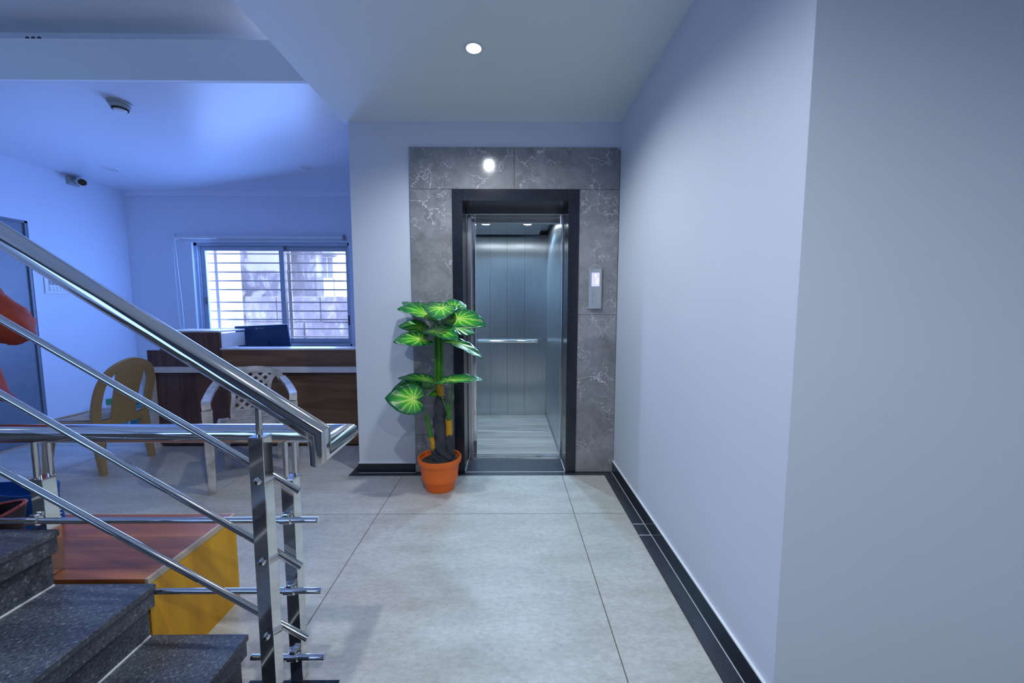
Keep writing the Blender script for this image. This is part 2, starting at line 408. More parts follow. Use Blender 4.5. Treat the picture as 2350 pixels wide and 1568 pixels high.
# ceiling with the open stair well on the left
struct(B().box(-1.19, 2.2, -2.5, WY+0.05, CZ, CZ+0.12).obj('ceiling', M['ceiling']))
struct(B().box(LX-0.1, -1.19, 2.399, BY+0.1, CZ, CZ+0.12).box(-1.19, SX+0.05, WY+0.05, BY+0.1, CZ, CZ+0.12).obj('ceiling_office', M['gloss_ceiling']))
struct(B().box(LX-0.1, -1.189, 2.376, 2.40, CZ, 2.803).box(-1.192, -1.17, -2.5, 2.376, CZ+0.001, 2.95).obj('trim_1', M['ceiling']))
struct(box('trim_2', M['ceiling'], LX-0.1, -1.19, 2.52, 2.66, CZ+0.12, 3.0))
struct(box('ceiling_stairwell', M['ceiling'], LX-0.1, -1.17, -2.5, 2.7, 2.93, 3.05))
struct(B().prism([(BY+0.01, 2.53), (BY-0.012, 2.53), (BY-0.045, CZ+0.005), (BY+0.01, CZ+0.005)], LX, SX, 'X').obj('trim_3', M['wall']))

# skirtings
br = struct(B().box(WX-0.011, WX+0.002, 1.07, WY, 0.0, 0.085, 0.001).obj('baseboard_right', M['black_granite']))
B().box(WX-0.010, WX+0.001, 1.07, WY, 0.085, 0.0905).obj('caulk_line', M['caulk'], br)
B().box(WX-0.0135, WX-0.0105, 1.07, WY-0.01, -0.001, 0.0022).obj('caulk_line', M['caulk'], br)
bf = struct(B().box(SX-0.006, -0.712, WY-0.011, WY+0.002, 0.0, 0.072, 0.001).obj('baseboard_front', M['black_granite']))
B().box(SX-0.006, -0.712, WY-0.010, WY+0.001, 0.072, 0.080).obj('caulk_line', M['caulk'], bf)
B().box(SX-0.004, -0.712, WY-0.013, WY-0.0105, -0.001, 0.002).obj('caulk_line', M['caulk'], bf)
struct(box('baseboard_shaft', M['black_granite'], SX-0.012, SX+0.002, WY, 3.35, 0, 0.075))

# marble cladding around the lift, one slab each
G = 0.0014
FT = WY-0.016
for x0, x1, z0, z1 in ((-0.712, -0.41, 0.004, 0.30), (-0.712, -0.41, 0.30, 1.208), (-0.712, -0.41, 1.208, 2.106), (0.507, 0.795, 0.004, 1.208), (0.507, 0.795, 1.208, 2.106), (-0.712, 0.038, 2.106, 2.398), (0.038, 0.795, 2.106, 2.398)):
    box('cladding_slab', M['marble'], x0+G, x1-G, FT, WY+0.001, z0+G, z1-G, wl)
# black granite portal lining
d1 = struct(empty('door_1', (0.045, WY, 0)))
def dpart(name, mat, x0, x1, y0, y1, z0, z1, bevel=0.0, par=None):
    o = B().box(x0-0.045, x1-0.045, y0-WY, y1-WY, z0, z1, bevel).obj(name, mat, par or d1); return o
dpart('jamb', M['black_granite'], -0.410, -0.335, FT-0.008, 3.085, 0.0, 2.106, 0.002)
dpart('jamb', M['black_granite'], 0.430, 0.507, FT-0.008, 3.085, 0.0, 2.106, 0.002)
dpart('lintel', M['black_granite'], -0.335, 0.430, FT-0.008, 3.085, 2.022, 2.106, 0.002)
dpart('threshold', M['strip_granite'], -0.335, 0.430, WY-0.004, 3.08, -0.01, 0.006, 0.001)
dpart('caulk_line', M['caulk'], -0.335, 0.430, WY-0.008, WY-0.004, -0.002, 0.0035)
dpart('caulk_line', M['caulk'], -0.3345, -0.331, WY, 3.08, 0.005, 0.009)
dpart('caulk_line', M['caulk'], 0.4265, 0.430, WY, 3.08, 0.005, 0.009)
# steel landing frame and sill
dpart('steel_jamb', M['satin'], -0.335, -0.297, 3.085, 3.16, 0.0, 1.985, 0.004)
dpart('steel_jamb', M['satin'], 0.420, 0.460, 3.085, 3.16, 0.0, 1.985, 0.004)
dpart('steel_header', M['satin'], -0.335, 0.460, 3.075, 3.16, 1.985, 2.04, 0.004)
dpart('steel_jamb', M['chrome'], -0.300, -0.272, 3.17, 3.215, 0.0, 1.985, 0.003)
dpart('steel_header', M['satin'], -0.297, 0.42, 3.175, 3.215, 1.94, 2.02, 0.003)
sill = dpart('door_sill', M['satin'], -0.335, 0.460, 3.085, 3.215, -0.03, 0.002)
for yy in (3.105, 3.130, 3.155, 3.185):
    dpart('sill_rib', M['chrome'], -0.297, 0.42, yy, yy+0.012, 0.0, 0.010, 0.001, sill)

# ------------------------------------------------------------------ lift car
lc = tag(empty('lift_car', (-0.145, 3.83, 0)), 'brushed steel lift car standing open behind the black granite doorway', 'elevator')
def cpart(name, mat, x0, x1, y0, y1, z0, z1, bevel=0.0, par=None):
    return B().box(x0+0.145, x1+0.145, y0-3.83, y1-3.83, z0, z1, bevel).obj(name, mat, par or lc)
BK = 4.449
bwal = cpart('back_wall', M['black_plastic'], -0.74, 0.46, BK, BK+0.03, 0, 2.12)
px = [-0.724, -0.622, -0.420, -0.218, -0.020, 0.183, 0.434]
for a, b_ in zip(px[:-1], px[1:]): cpart('wall_panel', M['brushed'], a+0.0012, b_-0.0012, BK-0.008, BK+0.002, 0.0, 2.085, 0.0, bwal)
rw = cpart('side_wall', M['black_plastic'], 0.442, 0.47, 3.22, BK, 0, 2.12)
for a, b_ in ((3.22, 3.62), (3.62, 4.03), (4.03, 4.44)): cpart('wall_panel', M['brushed'], 0.434, 0.443, a+0.0012, b_-0.0012, 0.0, 2.085, 0.0, rw)
lw = cpart('side_wall', M['black_plastic'], -0.76, -0.732, 3.22, BK, 0, 2.12)
for a, b_ in ((3.22, 3.62), (3.62, 4.03), (4.03, 4.44)): cpart('wall_panel', M['brushed'], -0.733, -0.724, a+0.0012, b_-0.0012, 0.0, 2.085, 0.0, lw)
cpart('front_return', M['brushed'], -0.76, -0.272, 3.217, 3.24, 0, 2.12)
cpart('front_return', M['brushed'], -0.30, 0.45, 3.217, 3.24, 2.02, 2.12)
cf = cpart('car_floor', M['black_plastic'], -0.74, 0.46, 3.217, BK, -0.04, -0.012)
yy = 3.222
for w in (0.10, 0.155, 0.155, 0.155, 0.155, 0.155, 0.155, 0.19):
    cpart('floor_plank', M['lift_floor'], -0.723, 0.434, yy+0.001, min(yy+w, BK-0.009)-0.001, -0.014, 0.0, 0.0, cf); yy += w
cpart('kick_trim', M['chrome'], 0.424, 0.434, 3.24, BK-0.009, 0.0, 0.022)
cpart('car_roof', M['satin'], -0.74, 0.46, 3.22, BK, 2.115, 2.14)
cpart('ceiling_panel', M['satin'], -0.70, 0.335, 3.30, 4.36, 2.072, 2.082, 0.002)
for lx in (-0.223, 0.181):
    h = B().lathe([(0.040, -0.004), (0.052, -0.004), (0.052, 0.004), (0.040, 0.004)], (lx+0.145, 3.79-3.83, 2.0700), 24).obj('lamp_ring', M['chrome'], lc)
    B().lathe([(0.001, -0.0052), (0.038, -0.0052), (0.038, 0.0), (0.001, 0.0)], (lx+0.145, 3.79-3.83, 2.0698), 24).obj('lamp_disc', M['lift_glow'], h)
hb = B().tube([(-0.36+0.145, 4.395-3.83, 0.875), (0.325+0.145, 4.395-3.83, 0.875)], 0.019, 14).obj('grab_bar', M['chrome'], lc)
for bx in (-0.28, 0.25): B().tube([(bx+0.145, 4.395-3.83, 0.875), (bx+0.145, BK-0.008-3.83, 0.875)], 0.009, 10).obj('bar_bracket', M['chrome'], hb)

# call panel beside the lift
cp = tag(empty('call_panel', (0.632, FT, 1.396)), 'slim steel lift call panel with glowing display on the marble', 'call panel')
B().box(-0.045, 0.045, -0.018, 0.0, -0.146, 0.146, 0.003).obj('face_plate', M['satin'], cp)
B().box(-0.051, 0.051, -0.008, 0.002, -0.152, 0.152, 0.002).obj('back_plate', M['grey_plastic'], cp)
sc = B().box(-0.029, 0.029, -0.0195, -0.017, 0.018, 0.116, 0.001).obj('display', M['screen'], cp)
dg = B()
for (x0, x1, z0, z1) in ((0.003, 0.022, 0.070, 0.075), (0.017, 0.022, 0.056, 0.072), (0.003, 0.022, 0.053, 0.058), (0.003, 0.008, 0.040, 0.056), (0.003, 0.022, 0.036, 0.041)): dg.box(x0, x1, -0.0206, -0.0192, z0, z1)
dg.obj('floor_digit', M['digit'], sc)
B().prism([(-0.008, 0.092), (-0.002, 0.108), (0.008, 0.096), (0.003, 0.0955), (0.003, 0.083), (-0.002, 0.083), (-0.002, 0.0935)], -0.0206, -0.0192).obj('arrow_sign', M['digit'], sc)
for z, up in ((-0.040, 1), (-0.092, -1)):
    bt = B().prism([(-0.019, z-0.019), (0.019, z-0.019), (0.019, z+0.019), (-0.019, z+0.019)], -0.0225, -0.0165).obj('call_button', M['satin'], cp)
    B().prism([(-0.010, z-0.006*up), (0.010, z-0.006*up), (0.0, z+0.009*up)][::up], -0.0236, -0.0222).obj('arrow_mark', M['grey_plastic'], bt)

# ------------------------------------------------------------------ ceiling fittings
def downlight(x, y, lit, label, z=CZ):
    rd = 0.038 if lit else 0.050
    t = empty('ceiling_downlight', (x, y, z)); tag(t, label, 'ceiling light')
    B().lathe([(rd, 0.0), (rd, -0.004), (rd+0.013, -0.004), (rd+0.015, 0.0), (rd+0.015, 0.002), (rd, 0.002)], n=32).obj('trim_ring', M['white_plastic'], t)
    B().lathe([(0.001, -0.0025), (rd-0.001, -0.0025), (rd-0.001, 0.001), (0.001, 0.001)], n=32).obj('diffuser', M['glow'] if lit else M['off_lamp'], t)
    return t
downlight(LAMPS[0][0], LAMPS[0][1], True, 'lit round recessed downlight in the ceiling before the lift')
downlight(-3.80, 3.82, False, 'unlit white recessed downlight near the office left wall')
downlight(-1.91, 3.757, False, 'unlit recessed downlight above the window, nearest the lift wall')
sd = tag(empty('smoke_detector', (-2.515, 2.62, CZ)), 'white dome smoke detector on the office ceiling', 'smoke detector')
B().lathe([(0.001, 0.001), (0.062, 0.001), (0.062, -0.012), (0.056, -0.016), (0.001, -0.016)], n=30).obj('base', M['grey_plastic'], sd)
B().lathe([(0.001, -0.014), (0.052, -0.014), (0.054, -0.026), (0.046, -0.040), (0.001, -0.040)], n=30).obj('housing', M['grey_plastic'], sd)
for k in range(16):
    a = 2*PI*k/16
    B().box(-0.004, 0.004, -0.003, 0.003, -0.050, -0.038).xf(Matrix.Rotation(a, 4, 'Z') @ Matrix.Translation((0.038, 0, 0))).obj('vent_fin', M['black_plastic'], sd)
B().lathe([(0.001, -0.050), (0.036, -0.048), (0.030, -0.056), (0.001, -0.058)], n=24).obj('cap', M['white_plastic'], sd)
cc = tag(empty('security_camera', (LX, 4.02, 2.52)), 'small white security camera on the office wall under the ceiling', 'camera')
B().box(-0.002, 0.022, -0.05, 0.05, -0.035, 0.045, 0.004).obj('wall_mount', M['grey_plastic'], cc)
B().tube([(0.02, 0.0, 0.01), (0.08, 0.0, 0.01)], 0.020, 14).obj('arm', M['grey_plastic'], cc)
bd = B().tube([(0.05, 0.04, 0.012), (0.165, -0.06, -0.022)], 0.040, 20).obj('body', M['white_plastic'], cc)
B().tube([(0.163, -0.058, -0.021), (0.178, -0.071, -0.026)], 0.031, 18).obj('lens', M['lens'], bd)
sw = tag(empty('switch_plate', (LX, 3.80, 1.468)), 'white rectangular switch plate on the office left wall', 'switch')
B().box(-0.001, 0.010, -0.104, 0.104, -0.076, 0.076, 0.003).obj('plate', M['white_plastic'], sw)
B().box(0.008, 0.013, -0.078, 0.078, -0.058, 0.058, 0.002).obj('module_frame', M['white_plastic'], sw)
for k in range(5): B().box(0.012, 0.018, -0.072+k*0.029, -0.046+k*0.029, 0.006, 0.050, 0.002).obj('switch', M['grey_plastic'], sw)
for k in range(5): B().box(0.012, 0.018, -0.072+k*0.029, -0.046+k*0.029, -0.050, -0.008, 0.002).obj('switch', M['white_plastic'], sw)
cb = B()
for k in range(3): cb.tube(poly_curve([(-2.86+k*0.035, 2.46, 2.80), (-2.875+k*0.035, 2.45, 2.835), (-2.85+k*0.035, 2.44, 2.850), (-2.83+k*0.035, 2.45, 2.80)], 5), 0.005, 6)
tag(cb.obj('loose_cable', M['black_plastic']), 'black loose cable ends poking over the stairwell fascia', 'cable')

# left wall door
d2 = struct(empty('door_2', (LX, 3.16, 0)))
B().box(-0.06, -0.02, -0.455, 0.455, 0.005, 2.04, 0.002).obj('door_leaf', M['door'], d2)
B().box(-0.10, -0.005, 0.44, 0.46, 0, 2.045).box(-0.10, -0.005, -0.46, -0.44, 0, 2.045).box(-0.10, -0.005, -0.46, 0.46, 2.025, 2.045).obj('door_frame', M['door'], d2)
B().tube([(-0.02, -0.38, 1.02), (0.03, -0.38, 1.02), (0.03, -0.27, 1.02)], 0.009, 10).obj('door_handle', M['satin'], d2)

# ------------------------------------------------------------------ window, grille, blind
w1 = struct(empty('window_1', (-2.7665, BY, 1.41)))
OX, OZ = -2.7665, 1.41
def wpart(name, mat, parts, par=None, bevel=0.002):
    b = B()
    for (x0, x1, y0, y1, z0, z1) in parts: b.box(x0-OX, x1-OX, y0, y1, z0-OZ, z1-OZ, bevel)
    return b.obj(name, mat, par or w1)
X0, X1, Z0, Z1 = -3.673, -1.86, 0.805, 2.014
wpart('window_frame', M['alu'], [(X0, X0+0.035, 0.03, 0.17, Z0, Z1), (X1-0.03, X1, 0.03, 0.17, Z0, Z1), (X0, X1, 0.03, 0.17, Z1-0.035, Z1), (X0, X1, 0.03, 0.17, Z0, Z0+0.03)])
wpart('track_rib', M['alu'], [(X0+0.034, X0+0.048, 0.05, 0.060, Z0, Z1), (X0+0.034, X0+0.048, 0.095, 0.105, Z0, Z1), (X0+0.034, X0+0.048, 0.14, 0.15, Z0, Z1)], bevel=0.001)
def sash(x0, x1, y):
    s_ = wpart('sash', M['alu'], [(x0, x0+0.055, y, y+0.028, Z0+0.03, Z1-0.035), (x1-0.055, x1, y, y+0.028, Z0+0.03, Z1-0.035), (x0+0.05, x1-0.05, y, y+0.028, Z1-0.085, Z1-0.035), (x0+0.05, x1-0.05, y, y+0.028, Z0+0.03, Z0+0.085)])
    wpart('pane', M['glass'], [(x0+0.05, x1-0.05, y+0.012, y+0.016, Z0+0.08, Z1-0.08)], s_, 0.0)
    return s_
s1 = sash(X0+0.045, -2.655, 0.064)
sash(-2.72, X1-0.03, 0.108)
wpart('latch', M['black_plastic'], [(X0+0.085, X0+0.095, 0.050, 0.066, 1.30, 1.38)], s1)
wpart('latch', M['black_plastic'], [(X1-0.075, X1-0.060, 0.095, 0.110, 1.05, 1.17)])
struct(B().box(X0-0.02, X1+0.02, -0.03+BY, BY+0.03, 0.775, 0.806, 0.003).obj('trim_4', M['white_lam']))
wg = tag(empty('window_grille', (-2.77, 4.80, 1.4)), 'white steel bar grille outside the office window', 'grille')
for z in (1.918, 1.807, 1.697, 1.590, 1.483, 1.328, 1.220, 1.115, 1.000, 0.900, 0.80):
    B().box(-1.08, 1.05, -0.006, 0.006, z-1.4-0.008, z-1.4+0.008, 0.001).obj('bar', M['white_metal'], wg)
for x, w in ((-3.605, 0.018), (-2.71, 0.020), (-1.80, 0.015)):
    B().box(x+2.77-w, x+2.77+w, 0.006, 0.02, -0.68, 0.68, 0.001).obj('upright', M['white_metal'], wg)
for x in (-1.055, 1.025):
    for z in (0.483, -0.4): B().box(x-0.012, x+0.012, -0.058, 0.0, z-0.06, z-0.035).obj('wall_lug', M['white_metal'], wg)
rb = tag(empty('roller_blind', (-2.86, BY, 2.065)), 'rolled up white blind above the office window', 'blind')
B().tube([(-0.945, -0.035, 0), (0.955, -0.035, 0)], 0.022, 16).obj('fabric_roll', M['white_lam'], rb)
for x in (-0.965, 0.957): B().box(x-0.006, x+0.010, -0.06, 0.002, -0.032, 0.030, 0.002).obj('end_bracket', M['grey_plastic'] if x > 0 else M['white_lam'], rb)
B().tube(poly_curve([(-0.975, -0.055, 0.02), (-0.972, -0.056, -0.5), (-0.958, -0.056, -1.05), (-0.930, -0.055, -1.10), (-0.918, -0.055, -0.9), (-0.955, -0.055, 0.0)], 6), 0.0035, 6).obj('pull_cord', M['white_plastic'], rb)

# ------------------------------------------------------------------ outside the window
g = struct(box('ground', M['ground'], -30, 15, 4.74, 40, -0.6, -0.3))
tag(box('white_house_wall', M['white_render'], -7.4, -4.74, 6.5, 6.9, -0.3, 6.0), 'bright white house side filling the left of the window view', 'building')
ow = tag(empty('old_outbuilding', (-4.3, 8.0, -0.3)), 'stained grey plaster outbuilding seen through the left sash', 'building')
B().box(-2.2, -0.20, -0.2, 0.6, 0, 3.75).obj('side_wall', M['old_wall'], ow)
B().box(-2.3, -0.05, -0.3, 0.7, 3.75, 3.9).obj('roof_slab', M['grey_render'], ow)
B().box(0.1, 0.34, 0.0, 0.3, 0, 3.45).obj('pillar', M['old_wall'], ow)
B().prism([(-0.3, 3.0), (0.55, 2.82), (0.55, 2.90), (-0.3, 3.12)], -0.3, 0.6).obj('porch_roof', M['grey_render'], ow)
cw = tag(empty('compound_wall', (-3.0, 6.6, -0.3)), 'low weathered stone compound wall across the yard behind the window grille', 'wall')
for r in range(4):
    z0 = r*0.44
    k = 0; x = -1.50 - 0.0*(r % 2)
    while x < 2.6:
        w = (0.42 if k == 0 and r % 2 else 0.75) + 0.12*((k*7+r*3) % 4); B().box(x+0.006, min(x+w, 2.8)-0.006, -0.012*((k+r) % 3), 0.25, z0+0.006, z0+0.434, 0.012).obj('stone_block', M['stone_wall'], cw)
        x += w; k += 1
B().box(-1.49, 2.75, 0.02, 0.22, 0, 1.745).obj('mortar_core', M['grey_render'], cw)
fh = tag(empty('far_house', (-4.6, 11.0, -0.3)), 'white far house with small shaded windows beyond the compound wall', 'building')
B().box(-1.2, 3.4, 0, 3, 0, 5.6).obj('walls', M['white_render'], fh)
for x in (-0.35, 0.28): B().box(x-0.008, x+0.008, -0.012, 0.01, 0, 5.6).obj('wall_joint', M['grey_render'], fh)
for (x, w, z, h) in ((-0.78, 0.42, 2.42, 0.55), (0.50, 0.9, 2.35, 0.62)):
    f_ = B().box(x-0.03, x+w+0.03, -0.04, 0.01, z-0.03, z+h+0.03).obj('window', M['white_metal'], fh)
    B().box(x, x+w, -0.05, -0.035, z, z+h).obj('pane', M['grey_render'], f_)
    for t in (1/3, 2/3): B().box(x+w*t-0.012, x+w*t+0.012, -0.06, -0.045, z, z+h).obj('mullion', M['white_metal'], f_)
    B().box(x-0.12, x+w+0.12, -0.38, 0.02, z+h+0.05, z+h+0.12).obj('sunshade', M['grey_render'], fh)

# ------------------------------------------------------------------ reception desk
DY = 3.363
dk = tag(empty('reception_desk', (-2.2, DY, 0)), 'dark wood reception desk with a white worktop edge below the window', 'desk')
def kpart(name, mat, x0, x1, y0, y1, z0, z1, bevel=0.0015, par=None):
    return B().box(x0+2.2, x1+2.2, y0-DY, y1-DY, z0, z1, bevel).obj(name, M[mat], par or dk)
R_ = SX-0.003
kpart('worktop', 'white_lam', -3.240, R_, DY, 4.05, 0.686, 0.736)
kpart('end_panel', 'white_lam', -3.240, -3.157, DY+0.002, 4.0, 0.0, 0.685)
kpart('front_panel', 'desk_red', -3.156, -2.535, DY+0.05, DY+0.075, 0.02, 0.685)
kpart('front_panel', 'desk_brown', -2.533, R_, DY+0.05, DY+0.075, 0.02, 0.685)
kpart('plinth', 'black_plastic', -3.15, R_, DY+0.065, DY+0.09, 0.0, 0.022)
kpart('upstand', 'desk_red', -3.200, -2.545, DY+0.03, DY+0.055, 0.737, 0.882)
kpart('upstand', 'desk_brown', -2.545, R_, DY+0.032, DY+0.055, 0.737, 0.884)
kpart('raised_panel', 'desk_red', -3.085, -2.555, DY+0.0315, DY+0.055, 0.8825, 1.040)
kpart('raised_side', 'white_lam', -2.575, -2.556, DY+0.055, DY+0.36, 0.90, 1.028)
kpart('raised_ledge', 'white_lam', -3.088, -2.552, DY+0.025, DY+0.36, 1.040, 1.055)
kpart('counter_ledge', 'white_lam', -2.553, R_, DY+0.026, DY+0.20, 0.885, 0.899)

mo = empty('computer_monitor', (-2.42, 3.80, 0.736)); tag(mo, 'dark computer monitor seen from behind on the reception desk', 'monitor')
mo.rotation_euler = (0, 0, 0)
T = Matrix.Translation((0, 0, 0.175)) @ Matrix.Rotation(math.radians(-2.6), 4, 'Y') @ Matrix.Rotation(math.radians(7), 4, 'X')
B().box(-0.257, 0.257, -0.010, 0.012, -0.125, 0.178, 0.004).xf(T).obj('back_shell', M['monitor'], mo)
B().box(-0.250, 0.250, 0.012, 0.015, -0.118, 0.172).xf(T).obj('screen', M['lens'], mo)
B().box(-0.05, 0.05, -0.03, -0.006, -0.11, 0.03, 0.004).xf(T).obj('stand_neck', M['monitor'], mo)
lg = B()
lg.lathe([(0.001, -0.0125), (0.010, -0.0125), (0.010, -0.009), (0.001, -0.009)], (-0.043, 0, 0.150), 12, 'Y')
x = -0.028
for w in (0.012, 0.009, 0.010, 0.011, 0.009, 0.010): lg.box(x, x+w*0.8, -0.0125, -0.009, 0.146, 0.154); x += w
lg.xf(T).obj('brand_mark', M['logo'], mo)
lg = B(); x = -0.005
for w in (0.010, 0.009, 0.011, 0.008): lg.box(x, x+w*0.8, -0.0125, -0.009, -0.016, -0.008); x += w
lg.xf(T).obj('brand_mark', M['logo'], mo)
B().box(-0.11, 0.11, -0.09, 0.09, 0.0, 0.012, 0.003).obj('stand_base', M['black_plastic'], mo)
B().tube([(0, -0.02, 0.01), (0, -0.02, 0.12)], 0.020, 12).obj('stand_post', M['black_plastic'], mo)

# ------------------------------------------------------------------ stairs
YS, RUN = 1.162, 0.2895
NX, NZ = [-0.842, -1.125, -1.413, -1.70, -1.99, -2.28], [0.2016, 0.3765, 0.5590, 0.740, 0.921, 1.102]
st = tag(empty('granite_staircase', (-0.85, 0.6, 0)), 'dark speckled granite stairs rising to the left beside the steel railing', 'staircase')
def spart(name, mat, x0, x1, y0, y1, z0, z1, bevel=0.0, par=None):
    return B().box(x0+0.85, x1+0.85, y0-0.6, y1-0.6, z0, z1, bevel).obj(name, M[mat], par or st)
Y0 = -0.50
for i in range(6):
    x, z = NX[i], NZ[i]; zp = NZ[i-1] if i else 0.0
    xe = (NX[i+1] if i < 5 else x-RUN) - 0.03
    tr = spart('tread', 'step_granite', xe, x, Y0, YS, z-0.020, z, 0.0022)
    spart('nosing', 'step_granite', x-0.05, x-0.007, Y0, YS-0.002, z-0.072, z-0.0205, 0.001, tr)
    spart('riser', 'step_granite', x-0.047, x-0.026, Y0, YS-0.006, zp+0.001, z-0.0205)
    spart('caulk_line', 'caulk', x-0.0275, x-0.022, Y0, YS-0.008, zp, zp+0.004)
    spart('step_core', 'step_granite', xe, x-0.047, Y0+0.01, YS-0.01, max(0.0, z-0.45), z-0.0205)
spart('base_strip', 'black_granite', -0.87, -0.57, -0.05, 1.195, -0.001, 0.003)

# ------------------------------------------------------------------ steel railing
RP = Vector((-0.7, 1.1, 0))
ra = tag(empty('stair_railing', RP), 'polished steel stair railing with square posts and round bars', 'railing')
TR = Matrix.Translation(-RP)
def rpart(b, name, mat='chrome', par=None, angle=35): return b.xf(TR).obj(name, M[mat], par or ra, True, angle)
R = 0.029
HY, HY2 = 1.035, 1.207
zc = lambda X: 0.909 + 0.658*(-0.523-X)
rpart(B().tube([(-2.55, HY, zc(-2.55)), (-0.523, HY, 0.909), (-0.523, HY, 0.852), (-0.523, HY2, 0.852), (-3.0, HY2, 0.852)], R, 40), 'handrail', angle=32)
def post(x0, y0, z0, z1):
    p = rpart(B().box(x0, x0+0.040, y0, y0+0.040, z0, z1-0.003, 0.0015), 'post')
    rpart(B().box(x0-0.0008, x0+0.0408, y0-0.0008, y0+0.0408, z1-0.003, z1, 0.001), 'post_cap', par=p)
    return p
P1 = post(-0.704, 1.012, 0.003, 0.903)
P2 = post(-0.729, 1.187, 0.003, 0.708)
P3 = post(-1.523, 1.187, 0.386, 0.708)
P4 = post(-2.20, 1.012, 0.922, 1.89)
rpart(B().tube([(-0.684, 1.032, 0.900), (-0.684, 1.032, zc(-0.684)-0.01)], 0.0085, 18), 'rail_rod')
for px_, py_ in ((-0.716, 1.199), (-0.700, 1.222)): rpart(B().tube([(px_, py_, 0.706), (px_, py_, 0.835)], 0.0085, 18), 'rail_rod')
for px_, py_ in ((-1.510, 1.199), (-1.494, 1.222)): rpart(B().tube([(px_, py_, 0.706), (px_, py_, 0.835)], 0.0085, 18), 'rail_rod')
BYY = 1.063
for (xa, za, xb, zb) in ((-0.599, 0.728, -1.393, 1.2207), (-0.604, 0.4996, -1.416, 1.0123), (-0.598, 0.275, -1.440, 0.793)):
    sl = (zb-za)/(xb-xa); xe = -2.5
    rpart(B().tube([(xa, BYY, za), (xe, BYY, za+sl*(xe-xa))], 0.0095, 20), 'rail_bar')
    zz = za + sl*(-0.684-xa)
    s_ = rpart(B().lathe([(0.001, -0.008), (0.006, -0.0075), (0.0098, -0.004), (0.0105, 0.0), (0.001, 0.0)], (-0.684, 1.0118, zz), 20, 'Y'), 'screw')
    rpart(B().box(-0.688, -0.680, 1.0030, 1.0045, zz-0.001, zz+0.001).box(-0.685, -0.683, 1.0030, 1.0045, zz-0.004, zz+0.004), 'screw_slot', 'black_plastic', s_)
for z, xl in ((0.579, -3.0), (0.340, -1.1585), (0.108, -0.845)):
    rpart(B().tube([(-0.606, 1.174, z), (xl, 1.174, z)], 0.0095, 20), 'rail_bar')
    for pxx in ((-0.709, -1.503) if z > 0.5 else (-0.709,)):
        cl = rpart(B().tube([(pxx-0.016, 1.174, z), (pxx+0.016, 1.174, z)], 0.0135, 18), 'clamp')
        rpart(B().box(pxx-0.010, pxx+0.010, 1.168, 1.188, z+0.006, z+0.022, 0.003).box(pxx-0.006, pxx+0.006, 1.178, 1.188, z-0.02, z+0.006, 0.002), 'clamp_saddle', par=cl)

# ------------------------------------------------------------------ wooden box by the stairs
wbx = tag(empty('wooden_box', (-1.7, 1.36, 0)), 'low teak laminate box bench standing beside the stairs behind the railing', 'bench')
def bpart(name, mat, x0, x1, y0, y1, z0, z1, bevel=0.0, par=None):
    return B().box(x0+1.7, x1+1.7, y0-1.36, y1-1.36, z0, z1, bevel).obj(name, M[mat], par or wbx)
bpart('carcass', 'box_side', -2.45, -1.160, 1.172, 1.565, 0.0, 0.366)
for a, b_ in ((1.170, 1.225), (1.225, 1.40), (1.40, 1.562)):
    bpart('top_board', 'box_top', -2.45, -1.168, a+0.0006, b_-0.0006, 0.366, 0.384)
bpart('edge_band', 'edge_band', -1.168, -1.158, 1.170, 1.567, 0.3635, 0.3848)
bpart('edge_band', 'edge_band', -2.45, -1.168, 1.562, 1.567, 0.3635, 0.3848)

# bags on the box
def bag(name, cx, cy, z, rx, ry, h, mat, rim_mat, label, cat, tilt=0.0, rim=0.006, flare=1.18):
    t = tag(empty(name, (cx, cy, z)), label, cat)
    n = 36; lev = 6; b = B(); rings = []
    def P(k, a, f=1.0):
        q = k/lev; s_ = 1 + (flare-1)*q; wob = 1 + 0.05*sin(3*a+1.3*q*3) + 0.03*sin(5*a+k)
        zz = h*q + tilt*q*cos(a)*rx + 0.012*q*sin(2*a+0.6)
        return Vector((rx*s_*wob*f*cos(a), ry*s_*wob*f*sin(a), zz))
    rings = [[b.bm.verts.new(P(k, 2*PI*i/n)) for i in range(n)] for k in range(lev+1)]
    inner = [[b.bm.verts.new(P(k, 2*PI*i/n, 0.93) + Vector((0, 0, 0.004 if k == 0 else -0.001))) for i in range(n)] for k in range(lev, -1, -1)]
    al = rings + inner
    for j in range(len(al)-1):
        for i in range(n): b.bm.faces.new((al[j][i], al[j][(i+1) % n], al[j+1][(i+1) % n], al[j+1][i]))
    b.bm.faces.new(rings[0][::-1]); b.bm.faces.new(inner[-1])
    body = b.obj('body', M[mat], t, True, 60)
    if rim_mat: B().tube([P(lev, 2*PI*i/24, 0.97) for i in range(25)], rim, 8, cap=False).obj('rim', M[rim_mat], t)
    return t, body, P
bag('shopping_bag', -1.88, 1.305, 0.3845, 0.145, 0.062, 0.150, 'dark_weave', 'red_piping', 'dark shopping bag with a red rim in front of the blue bag', 'bag', 0.10)
t, body, P = bag('tarpaulin_bag', -1.975, 1.482, 0.3845, 0.175, 0.060, 0.165, 'blue_bag', None, 'blue tarpaulin bag with white stripes on the wooden box', 'bag', -0.05, flare=1.05)
for k in range(7):
    p = P(1.0+0.62*k*0.9, -0.30); q = P(1.45+0.62*k*0.9, -0.05)
    if k < 5: B().tube([p*1.004, (p+q)/2*1.012, q*1.004], 0.0030, 6).obj('stripe', M['white_print'], t)

